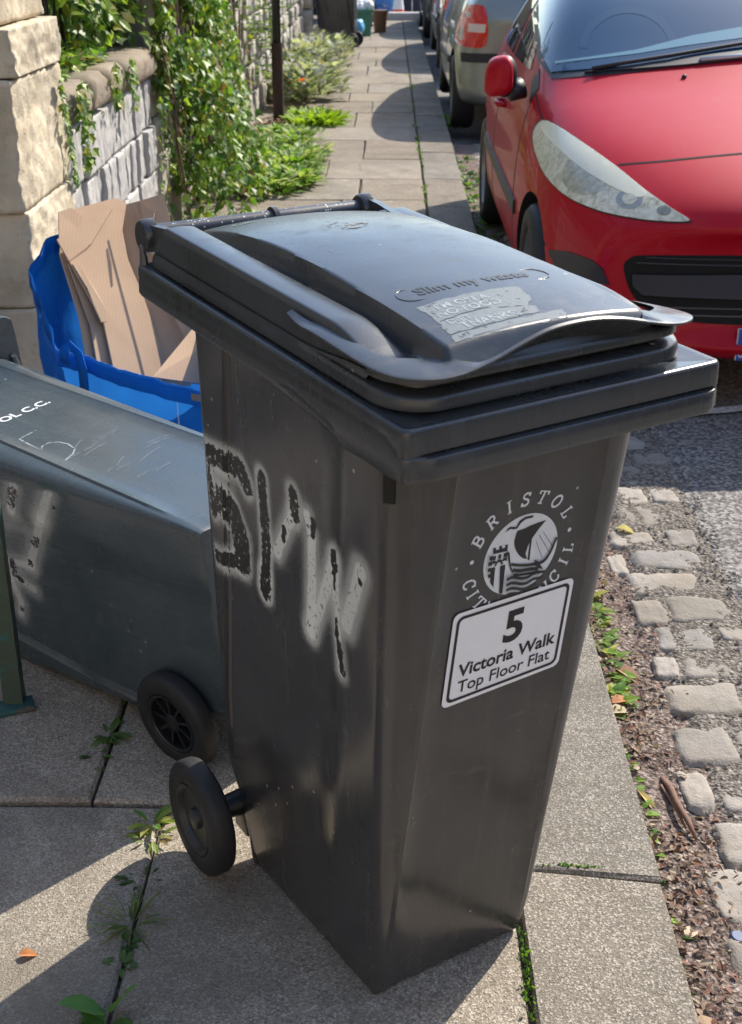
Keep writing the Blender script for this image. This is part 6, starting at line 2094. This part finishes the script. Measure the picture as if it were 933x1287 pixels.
# washer jet
h = CAR_BVH.ray_cast(*ray_eye(860, 98))
bm = bmesh.new(); bmesh.ops.create_uvsphere(bm, u_segments=12, v_segments=8, radius=0.010, matrix=Matrix.Translation(h[0] + Vector((0, 0, 0.004))))
from_bm('washer_jet', bm, M['trim'], red, smooth=True)
# wipers
bm = bmesh.new()
pts = []
for (u, v) in ((745, 92), (790, 84), (840, 76), (933, 60), (1030, 52)):
    q = CAR_BVH.ray_cast(*ray_eye(u, v))
    if q[0]: pts.append(q[0] + q[1] * 0.020)
tube(bm, pts, 0.008, 8); from_bm('wiper_arm', bm, M['trim'], red, smooth=True)
bm = bmesh.new()
pts = []
for (u, v) in ((880, 79), (933, 74), (1000, 70)):
    q = CAR_BVH.ray_cast(*ray_eye(u, v))
    if q[0]: pts.append(q[0] + q[1] * 0.012)
tube(bm, pts, 0.010, 8); from_bm('wiper_link', bm, mat_plain('grey_metal', (0.45, 0.45, 0.47), 0.35, 0.5), red, smooth=True)
# door mirrors
for s in (-1, 1):
    bm = bmesh.new()
    bmesh.ops.create_uvsphere(bm, u_segments=28, v_segments=18, radius=1.0)
    for v in bm.verts:
        x, y_, z = v.co
        k = 1 - 0.16 * z
        x, y_, z = (math.copysign(abs(q) ** 0.62, q) for q in (x, y_, z))
        y2 = y_ * (0.075 if y_ < 0 else 0.055)
        v.co = Vector((s * (0.945 + 0.056 * x * k), 1.42 + y2 + 0.03 * x, 1.000 + 0.078 * z - 0.012 * x))
    mir = from_bm('door_mirror', bm, M['red'], red, smooth=True)
    bm = bmesh.new()
    bmesh.ops.create_uvsphere(bm, u_segments=24, v_segments=14, radius=1.0)
    for v in bm.verts:
        x, y_, z = v.co
        v.co = Vector((s * (0.915 + 0.052 * x), 1.448 + 0.060 * y_, 0.996 + 0.084 * z))
    from_bm('mirror_base', bm, M['trim'], mir, smooth=True)
    bm = bmesh.new()
    tube(bm, [(s * 0.90, 1.44, 0.93), (s * 0.84, 1.46, 0.95)], [0.035, 0.045], 12); from_bm('mirror_foot', bm, M['trim'], mir, smooth=True)
    for (yy, zz) in ((2.22, 0.80), (3.05, 0.82)):
        hit = CAR_BVH.ray_cast(Vector((s * 3, yy, zz)), Vector((-s, 0, 0)))
        bm = bmesh.new()
        tube(bm, [hit[0] + Vector((s * 0.0, -0.09, 0)), hit[0] + Vector((s * 0.035, -0.06, 0)), hit[0] + Vector((s * 0.040, 0.04, 0)), hit[0] + Vector((0, 0.09, 0))], 0.013, 8)
        from_bm('door_handle', bm, M['red'], red, smooth=True)
# mirror triangle and number plate
drape('mirror_panel', [(1.36, 0.90), (1.33, 0.96), (1.49, 1.02), (1.51, 0.975)], ray_side, 0.004, M['trim'], red, 0.04, smooth_curve=False)
# number plate: characters are cut off by the picture edge, only the band is seen
h = CAR_BVH.ray_cast(Vector((0, -3, 0.30)), Vector((0, 1, 0)))
py = h[0].y - 0.012
bm = bmesh.new(); box(bm, (0.045, py, 0.275), (0.52, 0.010, 0.111), bevel=0.003)
pl = from_bm('number_plate', bm, mat_plain('plate_white', (0.7, 0.7, 0.68), 0.4), red)
bm = bmesh.new(); box(bm, (-0.191, py - 0.0065, 0.275), (0.042, 0.003, 0.108)); bnd = from_bm('country_band', bm, mat_plain('plate_blue', (0.008, 0.075, 0.42), 0.4), pl)
V, F = [], []
put_text(V, F, 'GB', 0.03, -0.191, 0.232, 0, 0.030, lambda x, s, o: Vector((x, py - 0.0085, s)), bold=0.0006)
from_py('band_text', V, F, M['sticker'], bnd)

# cars further up the street, seen from behind
def rear_car(x, yrear, paint, label, tail=True):
    root = empty('parked_car', (x, yrear + 4.02, RZ0), math.pi, label, 'car', 'cars parked along the kerb') if False else empty('parked_car', (x, yrear, RZ0), 0, label, 'car', 'cars parked along the kerb')
    # body is built nose first, so turn it: children sit under the root rotated by 180 degrees
    root.rotation_euler = (0, 0, math.pi); root.location = (x, yrear + 4.02, RZ0)
    car_common(root, paint)
    drape('rear_window', [(-0.50, 1.05), (-0.44, 1.34), (0.44, 1.34), (0.50, 1.05)], ray_back, 0.003, M['glass'], root, 0.08, smooth_curve=False)
    for mir in (False, True):
        l = drape('tail_light', [(0.62, 0.70), (0.61, 0.90), (0.64, 0.99), (0.755, 0.975), (0.83, 0.78), (0.82, 0.70)], ray_back, 0.008, M['tail'], root, 0.05, mirror=mir, thick=0.012)
        drape('reverse_lens', [(0.625, 0.80), (0.62, 0.86), (0.79, 0.86), (0.80, 0.80)], ray_back, 0.0105, M['lensw'], l, 0.05, smooth_curve=False, mirror=mir)
    drape('bumper_strip', [(-0.80, 0.575), (0.80, 0.575), (0.80, 0.645), (-0.80, 0.645)], ray_back, 0.010, M['trim'], root, 0.06, smooth_curve=False, thick=0.012)
    hit = CAR_BVH.ray_cast(Vector((0, 7, 0.52)), Vector((0, -1, 0)))
    bm = bmesh.new(); box(bm, (0, hit[0].y + 0.012, 0.50), (0.52, 0.01, 0.111), bevel=0.003)
    from_bm('number_plate', bm, mat_plain('plate_yellow', (0.7, 0.5, 0.03), 0.4), root)
    return root
def mat_tail():
    t = NT('tail_lens'); t.base(t.mix(t.noise(40, 3), (0.55, 0.01, 0.015), (0.80, 0.03, 0.03))); t.rough(0.15); t.set('Coat Weight', 1.0); return t.m
M['tail'] = mat_tail(); M['lensw'] = mat_plain('clear_lens', (0.75, 0.62, 0.52), 0.2)
rear_car(1.17, 9.3, M['silver'], 'silver grey car parked behind the red one, red tail light showing')
rear_car(1.22, 14.3, M['bronze'], 'brown car parked beyond the silver grey one')
rear_car(1.16, 19.0, M['darkcar'], 'farthest dark car at the end of the parked row')

# ------------------------------------------------------------------ far end of the pavement
def copy_tree(o, parent=None):
    c = o.copy(); COL.objects.link(c)
    if parent is not None: c.parent = parent
    for ch in list(o.children):
        if ch.name.split('.')[0] in ('crest', 'address_sticker', 'graffiti', 'lid_sticker', 'raised_lettering', 'raised_outline', 'scuff', 'slot'): continue
        k = copy_tree(ch, c); k.matrix_parent_inverse = ch.matrix_parent_inverse.copy()
    return c
b2 = copy_tree(main)
b2.location = (-1.30, 16.95, 0); b2.rotation_euler = (0, 0, math.radians(-97))
tag(b2, 'distant dark wheelie bin standing by the wall beyond the shrub', 'wheelie bin')
b3 = copy_tree(main)
b3.location = (-0.62, 21.6, 0); b3.rotation_euler = (0, 0, math.radians(170))
tag(b3, 'farthest dark wheelie bin standing behind the green box', 'wheelie bin')
sack = bmesh.new()
bmesh.ops.create_icosphere(sack, subdivisions=3, radius=0.12)
for v in sack.verts: v.co = v.co * (1 + 0.25 * noise.noise(v.co * 14)); v.co.z *= 0.9
o = from_bm('bag', sack, mat_plain('pale_blue_plastic', (0.12, 0.45, 0.70), 0.4, var=0.2), smooth=True); o.location = (-0.66, 17.3, 0.23)
tag(o, 'pale blue plastic sack beside the wheel of the distant bin', 'bag')
o = empty('recycling_box', (-0.66, 19.15, 0), 0.05, 'green recycling box heaped with white packaging on the far pavement', 'recycling box')
bm = bmesh.new()
P0 = [(-.155, -.21), (.155, -.21), (.155, .21), (-.155, .21)]
a = [bm.verts.new((x, y_, 0.0)) for x, y_ in P0]
b = [bm.verts.new((x * 1.17, y_ * 1.15, 0.33)) for x, y_ in P0]
c = [bm.verts.new((x * 1.30, y_ * 1.24, 0.33)) for x, y_ in P0]
d = [bm.verts.new((x * 1.30, y_ * 1.24, 0.37)) for x, y_ in P0]
e = [bm.verts.new((x * 1.16, y_ * 1.14, 0.37)) for x, y_ in P0]
f = [bm.verts.new((x * 0.98, y_ * 0.98, 0.02)) for x, y_ in P0]
for A_, B_ in ((a, b), (b, c), (c, d), (d, e), (e, f)):
    for k in range(4): bm.faces.new((A_[k], A_[(k + 1) % 4], B_[(k + 1) % 4], B_[k]))
bm.faces.new(a[::-1]); bm.faces.new(f)
bx = from_bm('box', bm, mat_plain('green_plastic', (0.055, 0.20, 0.13), 0.45, var=0.15), o)
for k, (x, y_, z, r) in enumerate(((-.10, -.12, .40, .09), (.02, -.14, .39, .07), (.12, -.10, .41, .085), (-.04, .05, .44, .10), (.10, .10, .42, .09), (-.12, .12, .40, .08))):
    bm = bmesh.new(); bmesh.ops.create_icosphere(bm, subdivisions=3, radius=r)
    for v in bm.verts: v.co = v.co * (1 + 0.35 * noise.noise(v.co * 17 + Vector((k, 0, 0))))
    q = from_bm('white_package', bm, mat_plain('white_wrap', (0.75, 0.74, 0.72), 0.6, var=0.08) if k == 0 else bpy.data.materials['white_wrap'], smooth=True)
    q.location = (-0.66 + x, 19.15 + y_, z)
    tag(q, ('leftmost white package', 'thin white package near the front middle', 'right front white package', 'big white package at the back middle', 'back right white package', 'back left white package')[k] + ' in the far green recycling box', 'package', 'white packaging in the green box')
o = empty('food_caddy', (-0.36, 19.75, 0), 0.1, 'small brown food caddy right of the green recycling box', 'caddy')
bm = bmesh.new(); lathe(bm, [(0, 0), (0.09, 0), (0.115, 0.30), (0.125, 0.30), (0.125, 0.32), (0, 0.33)], (0, 0, 1), (0, 0, 0), 20)
from_bm('tub', bm, mat_plain('brown_plastic', (0.15, 0.06, 0.03), 0.5, var=0.2), o, angle=40)
bm = bmesh.new(); tube(bm, [(-0.125, 0, 0.28), (-0.12, -0.08, 0.36), (0, -0.12, 0.40), (0.12, -0.08, 0.36), (0.125, 0, 0.28)], 0.008, 8)
from_bm('handle', bm, M['trim'], o, smooth=True)
o = bmesh.new(); bmesh.ops.create_icosphere(o, subdivisions=4, radius=1.0)
for v in o.verts:
    q = v.co.copy(); v.co = Vector((q.x * 0.20, q.y * 0.2, q.z * 0.40 + 0.38)) * (1 + 0.10 * noise.noise(q * 3))
s2 = from_bm('sack', o, mat_plain('blue_sack_plastic', (0.06, 0.24, 0.62), 0.45, var=0.3, scale=9), smooth=True); s2.location = (-0.30, 24.2, 0)
tag(s2, 'blue sack standing at the far end beyond the pavement edge', 'sack')
o = empty('traffic_cone', (-0.06, 23.3, -0.08), 0, 'orange traffic cone with white band at the far end', 'traffic cone')
M['orange'] = mat_plain('cone_orange', (0.75, 0.09, 0.03), 0.5, var=0.15)
bm = bmesh.new(); box(bm, (0, 0, 0.02), (0.36, 0.36, 0.04), bevel=0.01); from_bm('base', bm, M['orange'], o)
bm = bmesh.new(); lathe(bm, [(0.13, 0.04), (0.028, 0.70), (0.022, 0.71), (0, 0.71)], (0, 0, 1), (0, 0, 0), 28); from_bm('cone_body', bm, M['orange'], o, angle=40)
bm = bmesh.new(); lathe(bm, [(0.103, 0.22), (0.076, 0.40)], (0, 0, 1), (0, 0, 0), 28); from_bm('reflective_band', bm, mat_plain('band_white', (0.75, 0.75, 0.75), 0.4), o, smooth=True)
# dark board screen added to stand in for building shade at the street end
gate = empty('shade_screen', (-1.0, 25.6, -0.1), 0, 'dark board screen standing in for building shade at the far end of the pavement', 'gate')
M['gate'] = mat_plain('shade_dark', (0.035, 0.038, 0.05), 0.75, var=0.4, scale=12)
for k in range(12):
    bm = bmesh.new(); box(bm, (-1.4 + k * 0.25, 0, 1.0), (0.238, 0.03, 2.0), bevel=0.004); from_bm('board', bm, M['gate'], gate)
bm = bmesh.new(); box(bm, (0, 0.04, 0.4), (3.1, 0.05, 0.1)); from_bm('rail', bm, M['gate'], gate)

# unseen houses added to block sky, bounce warm light and show in reflections
M['brick'] = mat_plain('brick_wall', (0.20, 0.185, 0.16), 0.9, var=0.3, scale=5)
def house(name, label, x, y_, z, w, d, h, facing, wall='house_wall'):
    root = empty(name, (x, y_, z), 0, label, 'house')
    bm = bmesh.new(); box(bm, (0, 0, h / 2), (d, w, h)); from_bm('wall', bm, M[wall], root)
    bm = bmesh.new()
    vs_ = [bm.verts.new(p) for p in ((-d / 2 - .2, -w / 2 - .1, h + .003), (d / 2 + .2, -w / 2 - .1, h + .003), (0, -w / 2 - .1, h + 2.4), (-d / 2 - .2, w / 2 + .1, h + .003), (d / 2 + .2, w / 2 + .1, h + .003), (0, w / 2 + .1, h + 2.4))]
    for q in ((0, 1, 2), (5, 4, 3), (0, 3, 4, 1), (1, 4, 5, 2), (2, 5, 3, 0)): bm.faces.new([vs_[i] for i in q])
    from_bm('roof', bm, M['roof'], root)
    for zz in (1.5, 4.2):
        for yy in [(-w / 2 + 1.6 + 2.6 * k) for k in range(int((w - 1.6) / 2.6))]:
            bm = bmesh.new(); box(bm, (facing * (d / 2 + 0.03), yy, zz), (0.08, 1.25, 1.6)); fr = from_bm('window', bm, M['sticker'], root)
            bm = bmesh.new(); box(bm, (facing * (d / 2 + 0.075), yy, zz), (0.02, 1.08, 1.42)); from_bm('pane', bm, M['glass'], fr)
    return root
M['house_wall'] = mat_plain('render_wall', (0.55, 0.45, 0.32), 0.9, var=0.12, scale=2)
M['roof'] = mat_plain('slate_roof', (0.07, 0.07, 0.08), 0.7, var=0.3, scale=8)

house('added_house', 'unseen cream rendered house added across the road to block sky and fill reflections', 13.5, 4.0, -0.1, 22, 7, 5.6, -1)
house('added_house', 'unseen grey stone house added behind the garden hedge to shape reflections and bounce light', -9.0, 5.0, 0, 24, 7, 6.0, 1, 'brick')
hb = house('added_house', 'unseen cream rendered house added behind the photographer to bounce warm light', 1.5, -11.5, -0.1, 20, 6, 6.5, 1)
hb.rotation_euler = (0, 0, math.pi / 2)
